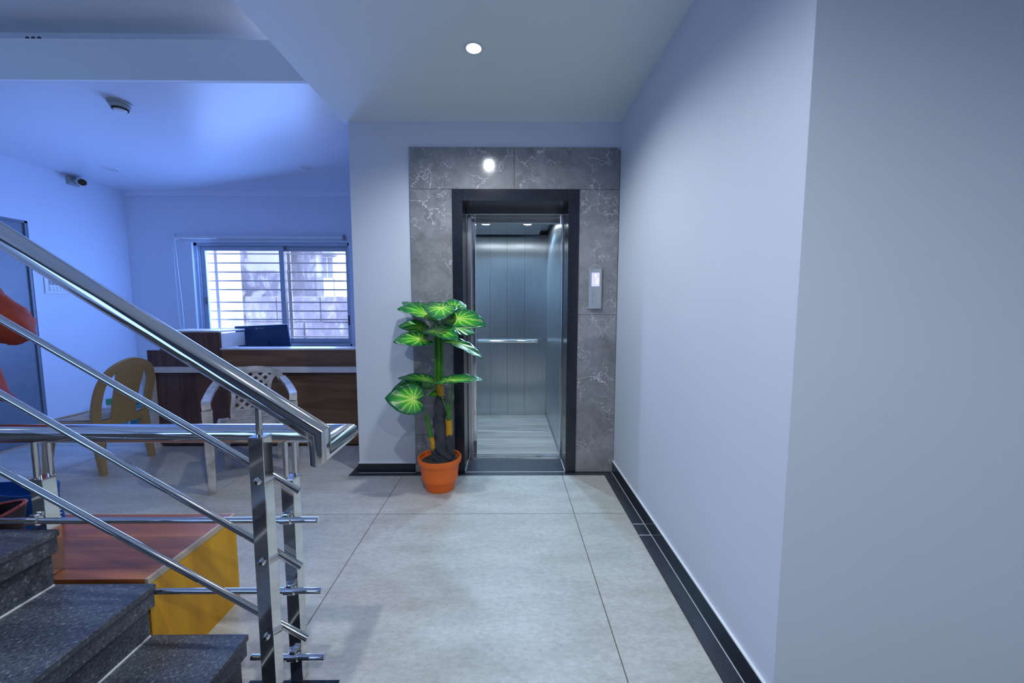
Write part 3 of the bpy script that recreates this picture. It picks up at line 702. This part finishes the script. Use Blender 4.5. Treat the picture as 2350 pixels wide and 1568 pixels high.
# ------------------------------------------------------------------ chairs
def strip(b, pts, wdir, w, t, n=6):
    """a curved slat: centreline pts, width along wdir, thickness t"""
    pts = poly_curve(pts, n); k = len(pts); rows = []
    ws = w if callable(w) else (lambda q: w)
    for i, p in enumerate(pts):
        d = (pts[min(i+1, k-1)]-pts[max(i-1, 0)]).normalized(); W_ = Vector(wdir); W_ = (W_-d*W_.dot(d)).normalized(); nn = d.cross(W_)
        hw = ws(i/(k-1))/2
        rows.append([b.bm.verts.new(p + a*W_*hw + c*nn*t/2) for a, c in ((-1, -1), (1, -1), (1, 1), (-1, 1))])
    for i in range(k-1):
        for j in range(4): b.bm.faces.new((rows[i][j], rows[i][(j+1) % 4], rows[i+1][(j+1) % 4], rows[i+1][j]))
    b.bm.faces.new(rows[0][::-1]); b.bm.faces.new(rows[-1]); return b
# armless tan chair; local frame: faces -Y, back at +Y
c1 = tag(empty('plastic_chair', (-3.25, 3.00, 0), math.radians(-91)), 'tan armless plastic chair with its seat coloured pale for reflected light, facing the left wall', 'chair')
SZ = 0.405
ws_ = 0.185
b = B(); nx, ny = 12, 12; grid = []
for j in range(ny+1):
    row = []
    for i in range(nx+1):
        u = -1+2*i/nx; v = j/ny
        row.append(b.bm.verts.new((u*(0.195-0.02*v), -0.205+0.40*v, SZ+0.012*u*u - 0.02*sin(PI*v)*(1-u*u)+0.006*(v-0.5))))
    grid.append(row)
fs = [b.bm.faces.new((grid[j][i], grid[j][i+1], grid[j+1][i+1], grid[j+1][i])) for j in range(ny) for i in range(nx)]
ex = bmesh.ops.solidify(b.bm, geom=fs, thickness=0.012)
seat1 = b.obj('seat', M['seat_lit'], c1)
for k in range(6): B().box(-0.15, 0.15, -0.150+k*0.05, -0.138+k*0.05, SZ-0.020, SZ-0.004).obj('seat_rib', M['seat_lit'], seat1)
b = B().box(-0.205, 0.205, -0.222, -0.198, SZ-0.055, SZ+0.006, 0.006).box(-0.212, -0.190, -0.21, 0.20, SZ-0.055, SZ+0.008, 0.006).box(0.190, 0.212, -0.21, 0.20, SZ-0.055, SZ+0.008, 0.006).box(-0.19, 0.19, 0.180, 0.20, SZ-0.06, SZ, 0.006)
b.obj('seat_rim', M['beige'], c1)
for sx_, sy_ in ((-1, -1), (1, -1), (-1, 1), (1, 1)):
    top = Vector((sx_*0.180, sy_*0.175, SZ-0.03)); bot = Vector((sx_*0.192, sy_*0.215-0.0, 0.0))
    b = B(); ww = 0.026
    for p, w in ((bot, 0.017), (top, 0.028)): pass
    vs0 = [b.bm.verts.new(bot + Vector((a*0.017, c*0.015, 0))) for a, c in ((-1, -1), (1, -1), (1, 1), (-1, 1))]
    vs1 = [b.bm.verts.new(top + Vector((a*0.030, c*0.026, 0))) for a, c in ((-1, -1), (1, -1), (1, 1), (-1, 1))]
    b.bm.faces.new(vs0[::-1]); b.bm.faces.new(vs1)
    for i in range(4): b.bm.faces.new((vs0[i], vs0[(i+1) % 4], vs1[(i+1) % 4], vs1[i]))
    b.obj('leg', M['beige'], c1)
arch = [(-0.188, 0.185, SZ-0.02), (-0.200, 0.215, SZ+0.13), (-0.190, 0.255, SZ+0.28), (-0.130, 0.290, SZ+0.385), (0.0, 0.305, SZ+0.435), (0.130, 0.290, SZ+0.385), (0.190, 0.255, SZ+0.28), (0.200, 0.215, SZ+0.13), (0.188, 0.185, SZ-0.02)]
b = B(); pa = poly_curve(arch, 6); rows = []
for i, p in enumerate(pa):
    d = (pa[min(i+1, len(pa)-1)]-pa[max(i-1, 0)]).normalized(); nn = Vector((0, 0.97, -0.24)); W_ = d.cross(nn).normalized()
    rows.append([b.bm.verts.new(p + a*W_*0.030 + c*nn*0.011) for a, c in ((-1, -1), (1, -1), (1, 1), (-1, 1))])
for i in range(len(rows)-1):
    for j in range(4): b.bm.faces.new((rows[i][j], rows[i][(j+1) % 4], rows[i+1][(j+1) % 4], rows[i+1][j]))
b.bm.faces.new(rows[0][::-1]); b.bm.faces.new(rows[-1])
b.obj('back_frame', M['beige'], c1)
strip(B(), [(0, 0.195, SZ-0.03), (0, 0.225, SZ+0.13), (0, 0.265, SZ+0.28), (0, 0.302, SZ+0.415)], (1, 0, 0), lambda q: 0.185+0.04*q*q, 0.014).obj('back_splat', M['beige'], c1)

# mottled grey armchair with a lattice back; local frame: faces -Y
c2 = tag(empty('lattice_armchair', (-1.930, 2.847, 0), math.radians(34)), 'mottled grey plastic armchair with a lattice back facing the viewer', 'chair')
b = B(); grid = []
for j in range(ny+1):
    row = []
    for i in range(nx+1):
        u = -1+2*i/nx; v = j/ny
        row.append(b.bm.verts.new((u*(0.215-0.03*v), -0.215+0.43*v, SZ-0.005+0.012*u*u-0.02*sin(PI*v)*(1-u*u)-0.015*v)))
    grid.append(row)
fs = [b.bm.faces.new((grid[j][i], grid[j][i+1], grid[j+1][i+1], grid[j+1][i])) for j in range(ny) for i in range(nx)]
bmesh.ops.solidify(b.bm, geom=fs, thickness=0.012)
seat2 = b.obj('seat', M['lattice'], c2)
for k in range(7): B().box(-0.17, 0.17, -0.17+k*0.05, -0.155+k*0.05, SZ-0.022, SZ-0.008).obj('seat_rib', M['lattice'], seat2)
B().box(-0.215, 0.215, -0.228, -0.206, SZ-0.055, SZ+0.006, 0.006).box(-0.222, -0.20, -0.215, 0.20, SZ-0.055, SZ+0.006, 0.006).box(0.20, 0.222, -0.215, 0.20, SZ-0.055, SZ+0.006, 0.006).box(-0.19, 0.19, 0.195, 0.215, SZ-0.07, SZ-0.01, 0.006).obj('seat_rim', M['lattice'], c2)
backpt = lambda x, z: Vector((x, 0.205+0.20*max(0, z-SZ), z))
for sx_ in (-1, 1):
    # continuous front leg, arm and outer back rail
    rail = [(sx_*0.245, -0.240, 0.0), (sx_*0.248, -0.230, 0.30), (sx_*0.250, -0.225, 0.570), (sx_*0.256, -0.185, 0.612), (sx_*0.256, -0.04, 0.620), (sx_*0.245, 0.14, 0.640), (sx_*0.215, 0.245, 0.680)]
    strip(B(), rail[:3], (1, 0, 0), lambda q: 0.040+0.018*q, 0.034, 6).obj('leg', M['lattice'], c2)
    strip(B(), rail[2:], (1, 0, 0), 0.050, 0.026, 7).obj('armrest', M['lattice'], c2)
    strip(B(), [(sx_*0.175, 0.235, 0.0), (sx_*0.178, 0.205, 0.2), (sx_*0.180, 0.19, SZ)], (1, 0, 0), lambda q: 0.034+0.02*q, 0.032, 5).obj('leg', M['lattice'], c2)
top = [backpt(-0.215, 0.665), backpt(-0.175, 0.725), backpt(-0.09, 0.755), backpt(0.0, 0.763), backpt(0.09, 0.755), backpt(0.175, 0.725), backpt(0.215, 0.665)]
b = B(); pa = poly_curve(top, 6); rows = []
for i, p in enumerate(pa):
    d = (pa[min(i+1, len(pa)-1)]-pa[max(i-1, 0)]).normalized(); nn = Vector((0, 0.98, -0.2)); W_ = d.cross(nn).normalized()
    rows.append([b.bm.verts.new(p + a*W_*0.024 + c*nn*0.010) for a, c in ((-1, -1), (1, -1), (1, 1), (-1, 1))])
for i in range(len(rows)-1):
    for j in range(4): b.bm.faces.new((rows[i][j], rows[i][(j+1) % 4], rows[i+1][(j+1) % 4], rows[i+1][j]))
b.bm.faces.new(rows[0][::-1]); b.bm.faces.new(rows[-1])
b.obj('back_frame', M['lattice'], c2)
hwid = lambda z: 0.135 + 0.05*((z-0.43)/0.35)**2 - 0.02*sin(PI*min(1, (z-0.43)/0.35))
for sx_ in (-1, 1):
    b = B(); pa = [backpt(sx_*(0.130+0.0*z), z) for z in (0.385,)] + [backpt(sx_*x, z) for x, z in ((0.128, 0.47), (0.118, 0.57), (0.130, 0.655), (0.168, 0.715))]
    pa = poly_curve(pa, 6); rows = []
    for i, p in enumerate(pa):
        d = (pa[min(i+1, len(pa)-1)]-pa[max(i-1, 0)]).normalized(); nn = Vector((0, 0.98, -0.2)); W_ = d.cross(nn).normalized()
        rows.append([b.bm.verts.new(p + a*W_*0.014 + c*nn*0.008) for a, c in ((-1, -1), (1, -1), (1, 1), (-1, 1))])
    for i in range(len(rows)-1):
        for j in range(4): b.bm.faces.new((rows[i][j], rows[i][(j+1) % 4], rows[i+1][(j+1) % 4], rows[i+1][j]))
    b.bm.faces.new(rows[0][::-1]); b.bm.faces.new(rows[-1])
    b.obj('back_stile', M['lattice'], c2)
lat = lambda p, q: strip(B(), [p, (p+q)/2, q], (1, 0, 0.3), 0.021, 0.012, 2)
def clip_line(x0, z0, s):
    pts = []
    for k in range(61):
        x = -0.16+0.32*k/60; z = z0 + s*(x-x0)
        w = 0.122 if z < 0.62 else 0.122+(z-0.62)*0.45
        if abs(x) <= w and 0.455 <= z <= 0.748 - 0.4*max(0, abs(x)-0.09): pts.append((x, z))
    return pts
for s in (1.0, -1.0):
    for k in range(-1, 9):
        pts = clip_line(0, 0.36+0.066*k, s)
        if len(pts) > 3: lat(backpt(*pts[0]), backpt(*pts[-1])).obj('lattice_slat', M['lattice'], c2)
B().box(-0.135, 0.135, 0.205, 0.222, 0.385, 0.462, 0.004).obj('back_base', M['lattice'], c2)

# small things on the floor behind the tan chair
t = tag(empty('carton', (-4.18, 4.05, 0)), 'small green and white carton on the floor behind the tan chair', 'carton')
B().box(-0.06, 0.06, -0.05, 0.05, 0, 0.24, 0.003).obj('body', M['white_plastic'], t); B().box(-0.062, 0.062, -0.052, 0.052, 0.235, 0.30, 0.003).obj('lid', M['green_card'], t)
t = tag(empty('teal_jar', (-3.98, 4.08, 0)), 'teal plastic jar on the floor behind the tan chair', 'jar')
B().lathe([(0.06, 0), (0.075, 0.02), (0.078, 0.20), (0.060, 0.235), (0.05, 0.24)], n=24).obj('body', M['teal'], t); B().lathe([(0.052, 0.238), (0.056, 0.24), (0.056, 0.275), (0.05, 0.28)], n=24).obj('lid', M['black_plastic'], t)

# ------------------------------------------------------------------ potted plant
PX, PY = -0.483, 2.600
pl = tag(empty('potted_plant', (PX, PY, 0)), 'artificial broad leaved plant in an orange plastic pot by the lift', 'plant')
B().lathe([(0.095, 0.0), (0.100, 0.004), (0.112, 0.06), (0.124, 0.075), (0.126, 0.083), (0.124, 0.090), (0.134, 0.175), (0.135, 0.178), (0.147, 0.190), (0.150, 0.205), (0.150, 0.222), (0.145, 0.230), (0.137, 0.226), (0.132, 0.205), (0.120, 0.195), (0.001, 0.190)], n=48).obj('pot', M['terracotta'], pl)
B().lathe([(0.131, 0.188), (0.128, 0.198), (0.07, 0.206), (0.001, 0.210)], n=30).obj('soil', M['soil'], pl)
# photo-derived layout in metres relative to the pot: px -> local x, z
def q(x, y): return ((x-1008)*0.00302+0.011, 1.319-(y-685)*0.00302)
def P3(x, y, dy=0.0):
    a, z = q(x, y); k = (PY+dy)/PY
    return Vector(((a+PX)*k-PX, dy, 1.25+(z-1.25)*k))
def bark(pts, rr):
    pts = poly_curve(pts, 8); n = 16; b = B(); rows = []
    for i, p in enumerate(pts):
        q_ = i/(len(pts)-1); r = rr[0]+(rr[1]-rr[0])*q_
        rows.append([b.bm.verts.new(p + Vector(((r*(1+0.14*sin(3*a+i*1.1)+0.10*sin(7*a-i*2.1)))*cos(a), (r*(1+0.14*sin(3*a+i*1.1)))*sin(a), 0.006*sin(5*a+i)))) for a in [2*PI*k/n for k in range(n)]])
    for i in range(len(rows)-1):
        for k in range(n): b.bm.faces.new((rows[i][k], rows[i][(k+1) % n], rows[i+1][(k+1) % n], rows[i+1][k]))
    b.bm.faces.new(rows[0][::-1]); b.bm.faces.new(rows[-1]); return b
bark([(0.03, 0, 0.19), P3(1010, 1020), P3(1006, 960), P3(1008, 905)], (0.064, 0.031)).obj('trunk', M['trunk'], pl)
bark([(0.055, -0.02, 0.19), P3(1027, 1040, -0.02), P3(1028, 996, -0.02)], (0.042, 0.026)).obj('side_trunk', M['trunk'], pl)
bark([(-0.035, -0.03, 0.19), P3(993, 1045, -0.03), P3(990, 1028, -0.03)], (0.022, 0.018)).obj('side_trunk', M['trunk'], pl)
def cyl(pts, r, name, mat): return B().tube(poly_curve(pts, 4), r, 14).obj(name, M[mat], pl)
cyl([P3(1009, 910), P3(1007, 890), P3(1005, 868)], 0.0275, 'sheath', 'sheath')
cyl([P3(1027, 998, -0.02), P3(1027, 980, -0.02), P3(1026, 962, -0.02)], 0.023, 'sheath', 'sheath')
cyl([P3(990, 1031, -0.03), P3(989, 1017, -0.03), P3(986, 1002, -0.03)], 0.018, 'sheath', 'sheath')
for dx, dy in ((-7, 0.0), (0, -0.014), (7, 0.0), (2, 0.014), (-4, 0.012)):
    b = B().tube(poly_curve([P3(1005+dx*0.8, 880, dy), P3(1006+dx, 820, dy), P3(1006+dx*1.1, 768, dy)], 4), 0.0125, 10); b.obj('stem', M['stem'], pl)
for pts in ([P3(1027, 966, -0.02), P3(1022, 940, -0.02), P3(1010, 905, -0.04)], [P3(1027, 966, -0.02), P3(1030, 935, -0.02), P3(1036, 880, -0.03)], [P3(1026, 966, -0.02), P3(1026, 940, -0.03), P3(1024, 925, -0.03)]):
    B().tube(poly_curve(pts, 4), [0.010]*4+[0.006]*4+[0.004], 8).obj('stem', M['stem'], pl)
for pts in ([P3(987, 1004, -0.03), P3(981, 975, -0.03), P3(976, 945, -0.03)], [P3(985, 1004, -0.03), P3(977, 970, -0.03), P3(972, 950, -0.03)]):
    B().tube(poly_curve(pts, 4), [0.010]*4+[0.007]*4+[0.003], 8).obj('stem', M['stem'], pl)
def leaf(A, Tp, width, nrm, curl=0.12, droop=0.12, lobe=0.42):
    """heart leaf: petiole joint A, tip Tp, total width, upper side towards nrm"""
    A, Tp = Vector(A), Vector(Tp); d = Tp-A; Ln = d.length; d.normalize()
    n = Vector(nrm); n = (n-d*n.dot(d)).normalized(); s = d.cross(n)
    NA, NR = 66, 9; b = B(); uv = b.bm.loops.layers.uv.new('UVMap')
    def outline(t):
        a = abs(t)
        tip = 1.0
        # t = 0 tip, pi = notch
        x = cos(t); base = 0.0
        ca = [0, 0.18, 0.45, 0.9, 1.35, 1.8, 2.25, 2.65, 2.95, PI]
        cr = [1.0, 0.90, 0.78, 0.66, 0.585, 0.545, 0.53, 0.47, 0.28, 0.10]
        for i in range(len(ca)-1):
            if a <= ca[i+1]:
                f = (a-ca[i])/(ca[i+1]-ca[i]); f = f*f*(3-2*f) if i in (0, 8) else f
                return cr[i]+(cr[i+1]-cr[i])*f
        return 0.1
    wmax = max(abs(outline(t/20)*sin(t/20)) for t in range(63))
    ky = width/2/(wmax*Ln)
    def pos(t, r):
        R_ = outline(t)*r; u = R_*cos(t); v = R_*sin(t)*ky
        h = curl*Ln*(v/ky)**2*1.6*0.6 - droop*Ln*(max(0, u))**2 - droop*0.5*Ln*(min(0, u))**2*2
        h += 0.012*Ln*sin(11*t)*r
        return A + d*(u*Ln) + s*(v*Ln) + n*h
    c0 = b.bm.verts.new(A); rows = []
    for j in range(1, NR+1): rows.append([b.bm.verts.new(pos(-PI+2*PI*i/NA, j/NR)) for i in range(NA)])
    def setuv(f, us):
        for lp, (u, v) in zip(f.loops, us): lp[uv].uv = (u, v)
    for i in range(NA):
        i2 = (i+1) % NA; u0, u1 = i/NA, (i+1)/NA
        setuv(b.bm.faces.new((c0, rows[0][i], rows[0][i2])), ((u0, 0), (u0, 1/NR), (u1, 1/NR)))
        for j in range(NR-1):
            setuv(b.bm.faces.new((rows[j][i], rows[j+1][i], rows[j+1][i2], rows[j][i2])), ((u0, (j+1)/NR), (u0, (j+2)/NR), (u1, (j+2)/NR), (u1, (j+1)/NR)))
    me = bpy.data.meshes.new('leaf'); b.bm.normal_update(); b.bm.to_mesh(me); b.bm.free(); me.materials.append(M['leaf']); me.shade_smooth()
    o = link('leaf', me, pl); md = o.modifiers.new('thick', 'SOLIDIFY'); md.thickness = 0.0015; md.offset = 0
    return o
top0 = P3(1007, 775)
LEAVES = [  # joint (x, y, depth), tip (x, y, depth), width, normal
    ((975, 712, 0.08), (927, 687, 0.17), 0.18, (0.35, -0.42, 0.84)),
    ((982, 722, -0.05), (922, 699, -0.20), 0.16, (0.3, -0.55, 0.8)),
    ((1018, 706, 0.04), (1036, 688, 0.22), 0.23, (0.0, -0.72, 0.7)),
    ((1014, 706, -0.10), (1006, 727, -0.30), 0.20, (0.05, -0.45, 0.9)),
    ((1040, 706, 0.06), (1072, 694, 0.16), 0.14, (0.3, -0.75, 0.6)),
    ((1048, 730, -0.08), (1110, 739, -0.20), 0.19, (0.1, -0.66, 0.74)),
    ((1042, 748, 0.06), (1091, 760, 0.12), 0.15, (0.1, -0.65, 0.75)),
    ((968, 752, 0.02), (920, 741, -0.06), 0.15, (0.15, -0.62, 0.78)),
    ((1000, 756, -0.14), (1048, 769, -0.33), 0.15, (-0.25, -0.30, 0.92)),
    ((966, 776, -0.12), (907, 778, -0.27), 0.14, (0.08, -0.74, 0.67)),
    ((1038, 783, -0.06), (1108, 806, -0.20), 0.14, (0.35, -0.36, 0.86)),
    ((978, 869, -0.04), (914, 857, -0.10), 0.17, (0.05, -0.16, 0.98)),
    ((1024, 870, -0.10), (1106, 861, -0.20), 0.19, (0.05, -0.20, 0.97)),
    ((948, 914, -0.16), (884, 909, -0.24), 0.20, (-0.1, -0.92, 0.38)),
    ((948, 890, -0.02), (898, 890, -0.06), 0.17, (-0.1, -0.75, 0.65)),
    ((997, 900, -0.02), (983, 906, -0.05), 0.06, (0.0, -0.7, 0.7)),
    ((985, 880, 0.06), (960, 872, 0.14), 0.12, (0.0, -0.6, 0.8)),
]
for i, (a, t_, w, nr) in enumerate(LEAVES):
    A_ = P3(*a); T_ = P3(*t_)
    leaf(A_, T_ + Vector((0, 0, 0)), w, nr, 0.10+0.05*((i*7) % 3), 0.10+0.04*((i*5) % 3))
    root = P3(1006+((i*5) % 9)-4, 775, 0.0) if a[1] < 820 else P3(1005+((i*5) % 7)-3, 885, -0.01)
    mid = (root+A_)/2 + Vector((0, 0, 0.02 if a[1] < 760 else -0.012))
    B().tube(poly_curve([root, mid, A_], 5), 0.0033, 8).obj('petiole', M['petiole'], pl)

# ------------------------------------------------------------------ person at the left edge
PP = Vector((-3.145, 2.12, 0))
pe = tag(empty('person', PP), 'person in an orange-red tunic and black trousers, elbow bent, at the left edge', 'person')
pe.scale = (1.045, 1.045, 1.045)
def skin(name, joints, edges, mat, sub=2, root=0):
    me = bpy.data.meshes.new(name); me.from_pydata([Vector(j[:3]) for j in joints], edges, []); me.materials.append(M[mat])
    o = link(name, me, pe); o.modifiers.new('skin', 'SKIN'); md = o.modifiers.new('sub', 'SUBSURF'); md.levels = sub; md.render_levels = sub
    for i, j in enumerate(joints):
        sv = me.skin_vertices[0].data[i]; sv.radius = (j[3], j[4] if len(j) > 4 else j[3]); sv.use_root = (i == root)
    me.shade_smooth(); return o
# body faces +Y (towards the desk), right arm on the hip with the elbow out to +X
J_ = [(0, 0, 0.92, .15, .11), (0, 0, 1.08, .13, .095), (0, 0, 1.24, .15, .10), (0, 0, 1.35, .10, .075), (0, 0.005, 1.43, .05), (0, 0.02, 1.50, .06),
      (0, 0.02, 1.585, .085, .095), (0, 0.02, 1.66, .06, .07),
      (.16, 0, 1.335, .058), (.27, -.02, 1.235, .046), (.385, -.01, 1.120, .040), (.30, .06, 1.07, .034), (.20, .10, 1.035, .027),
      (-.16, 0, 1.335, .058), (-.22, 0, 1.06, .042), (-.23, .07, .83, .028),
      (.09, 0, .86, .095), (.10, .01, .50, .062), (.10, -.03, .28, .055), (.10, -.02, .08, .036), (.11, .11, .03, .035, .025),
      (-.09, 0, .86, .095), (-.10, .01, .50, .062), (-.10, -.03, .28, .055), (-.10, -.02, .08, .036), (-.11, .11, .03, .035, .025)]
E_ = [(0, 1), (1, 2), (2, 3), (3, 4), (4, 5), (5, 6), (6, 7), (3, 8), (8, 9), (9, 10), (10, 11), (11, 12), (3, 13), (13, 14), (14, 15), (0, 16), (16, 17), (17, 18), (18, 19), (19, 20), (0, 21), (21, 22), (22, 23), (23, 24), (24, 25)]
skin('body', J_, E_, 'skin')
def hand(base, fw, side):
    base = Vector(base); fw = Vector(fw).normalized(); sd_ = Vector(side).normalized(); js = [(*base, .026, .016), (*(base+fw*.06), .032, .013)]; es = [(0, 1)]
    for k, ln in enumerate((.062, .072, .068, .052)):
        o0 = base+fw*.06+sd_*(-.026+.0175*k); i0 = len(js)
        js += [(*o0, .0095), (*(o0+fw*ln*.55+Vector((0, 0, -.008))), .0085), (*(o0+fw*ln+Vector((0, 0, -.026))), .007)]; es += [(1, i0), (i0, i0+1), (i0+1, i0+2)]
    i0 = len(js); o0 = base+fw*.02+sd_*(-.03)
    js += [(*o0, .011), (*(o0+fw*.03-sd_*.022), .010), (*(o0+fw*.055-sd_*.028), .008)]; es += [(0, i0), (i0, i0+1), (i0+1, i0+2)]
    skin('hand', js, es, 'skin', 2)
hand((.20, .10, 1.035), (-.9, .3, -.25), (0, .5, .85))
hand((-.23, .07, .83), (0, .15, -1), (0, 1, .1))
# face and hair
B().ball((0, 0.108, 1.555), 0.013, 10, (0.9, 1.0, 1.3)).obj('nose', M['skin'], pe)
for sx_ in (-1, 1):
    B().ball((sx_*0.032, 0.098, 1.585), 0.011, 10).obj('eye', M['eye_white'], pe); B().ball((sx_*0.032, 0.107, 1.585), 0.005, 8).obj('pupil', M['hair'], pe)
    B().ball((sx_*0.083, 0.015, 1.575), 0.024, 10, (0.35, 0.7, 1.2)).obj('ear', M['skin'], pe)
B().ball((0, 0.103, 1.515), 0.020, 10, (1.2, 0.35, 0.32)).obj('mouth', M['kurta'], pe)
B().ball((0, -0.012, 1.60), 0.103, 22, (0.95, 1.02, 1.05)).ball((0, -0.105, 1.53), 0.055, 14).obj('hair', M['hair'], pe)
def loft(name, rings, mat, n=40, fold=0.0, nf=9, sub=True):
    b = B(); al = []
    for j, (cx, cy, cz, rx, ry, tx) in enumerate(rings):
        al.append([b.bm.verts.new((cx+(rx*(1+fold*(j/len(rings))*sin(nf*a)))*cos(a), cy+(ry*(1+fold*(j/len(rings))*sin(nf*a)))*sin(a), cz+tx*cos(a))) for a in [2*PI*i/n for i in range(n)]])
    for j in range(len(al)-1):
        for i in range(n): b.bm.faces.new((al[j][i], al[j][(i+1) % n], al[j+1][(i+1) % n], al[j+1][i]))
    o = b.obj(name, M[mat], pe, True, 80); md = o.modifiers.new('thick', 'SOLIDIFY'); md.thickness = 0.006
    if sub: s_ = o.modifiers.new('sub', 'SUBSURF'); s_.levels = s_.render_levels = 1
    return o
loft('tunic', [(0, 0, 1.425, .075, .065, 0), (0, 0, 1.385, .15, .095, -.0), (0, 0, 1.30, .185, .125, 0), (0, 0, 1.15, .165, .125, 0), (0, 0, 1.0, .195, .145, 0), (0, 0, .85, .225, .165, 0), (0, 0, .72, .245, .18, 0)], 'kurta', 48, 0.10, 9)
# loose sleeve to the elbow
def sleeve(pts, rad, mat, name):
    pts = poly_curve(pts, 5); b = B(); n = 28; al = []
    for i, p in enumerate(pts):
        d = (pts[min(i+1, len(pts)-1)]-pts[max(i-1, 0)]).normalized(); a_ = d.cross(Vector((0, 1, 0))).normalized(); b2 = d.cross(a_)
        qf = i/(len(pts)-1); k_ = min(int(qf*(len(rad)-1)), len(rad)-2); fr = qf*(len(rad)-1)-k_; r = rad[k_]*(1-fr)+rad[k_+1]*fr
        al.append([b.bm.verts.new(p + r*(1+0.07*sin(5*t+1.1*i)+0.02*sin(9*t-1.3*i)+0.03*sin(2.0*i))*(cos(t)*a_+sin(t)*b2)) for t in [2*PI*j/n for j in range(n)]])
    for j in range(len(al)-1):
        for i in range(n): b.bm.faces.new((al[j][i], al[j][(i+1) % n], al[j+1][(i+1) % n], al[j+1][i]))
    o = b.obj(name, M[mat], pe, True, 80); md = o.modifiers.new('thick', 'SOLIDIFY'); md.thickness = 0.004; return o
sleeve([(.13, 0, 1.345), (.27, -.02, 1.225), (.385, -.01, 1.135), (.375, .03, 1.085), (.33, .05, 1.068)], (.092, .100, .090, .078, .068), 'kurta', 'sleeve')
sleeve([(-.13, 0, 1.345), (-.20, 0, 1.20), (-.222, 0, 1.06)], (.078, .075, .07), 'kurta', 'sleeve')
for sx_ in (-1, 1):
    loft('trouser_leg', [(sx_*.095, 0, .90, .11, .12, 0), (sx_*.10, 0.005, .50, .085, .09, 0), (sx_*.10, -.01, .09, .068, .075, 0)], 'trousers', 24, 0.03, 5)
    B().box(sx_*.105-.045, sx_*.105+.045, -.08, .17, 0.0, .045, .02).obj('shoe', M['black_plastic'], pe)
# scarf end hanging by the hip
b = B(); rows = []
for j in range(13):
    v = j/12; w = 0.05+0.11*v
    rows.append([b.bm.verts.new((.385+0.11*v*v-0.02*v+(u-0.5)*w*2+0.0, -.13-0.05*v+0.022*sin(9*u+4*v), 1.075-0.31*v-0.06*v*abs(u-0.6))) for u in [k/12 for k in range(13)]])
for j in range(12):
    for i in range(12): b.bm.faces.new((rows[j][i], rows[j][i+1], rows[j+1][i+1], rows[j+1][i]))
o = b.obj('scarf', M['dupatta'], pe, True, 80); md = o.modifiers.new('thick', 'SOLIDIFY'); md.thickness = 0.004
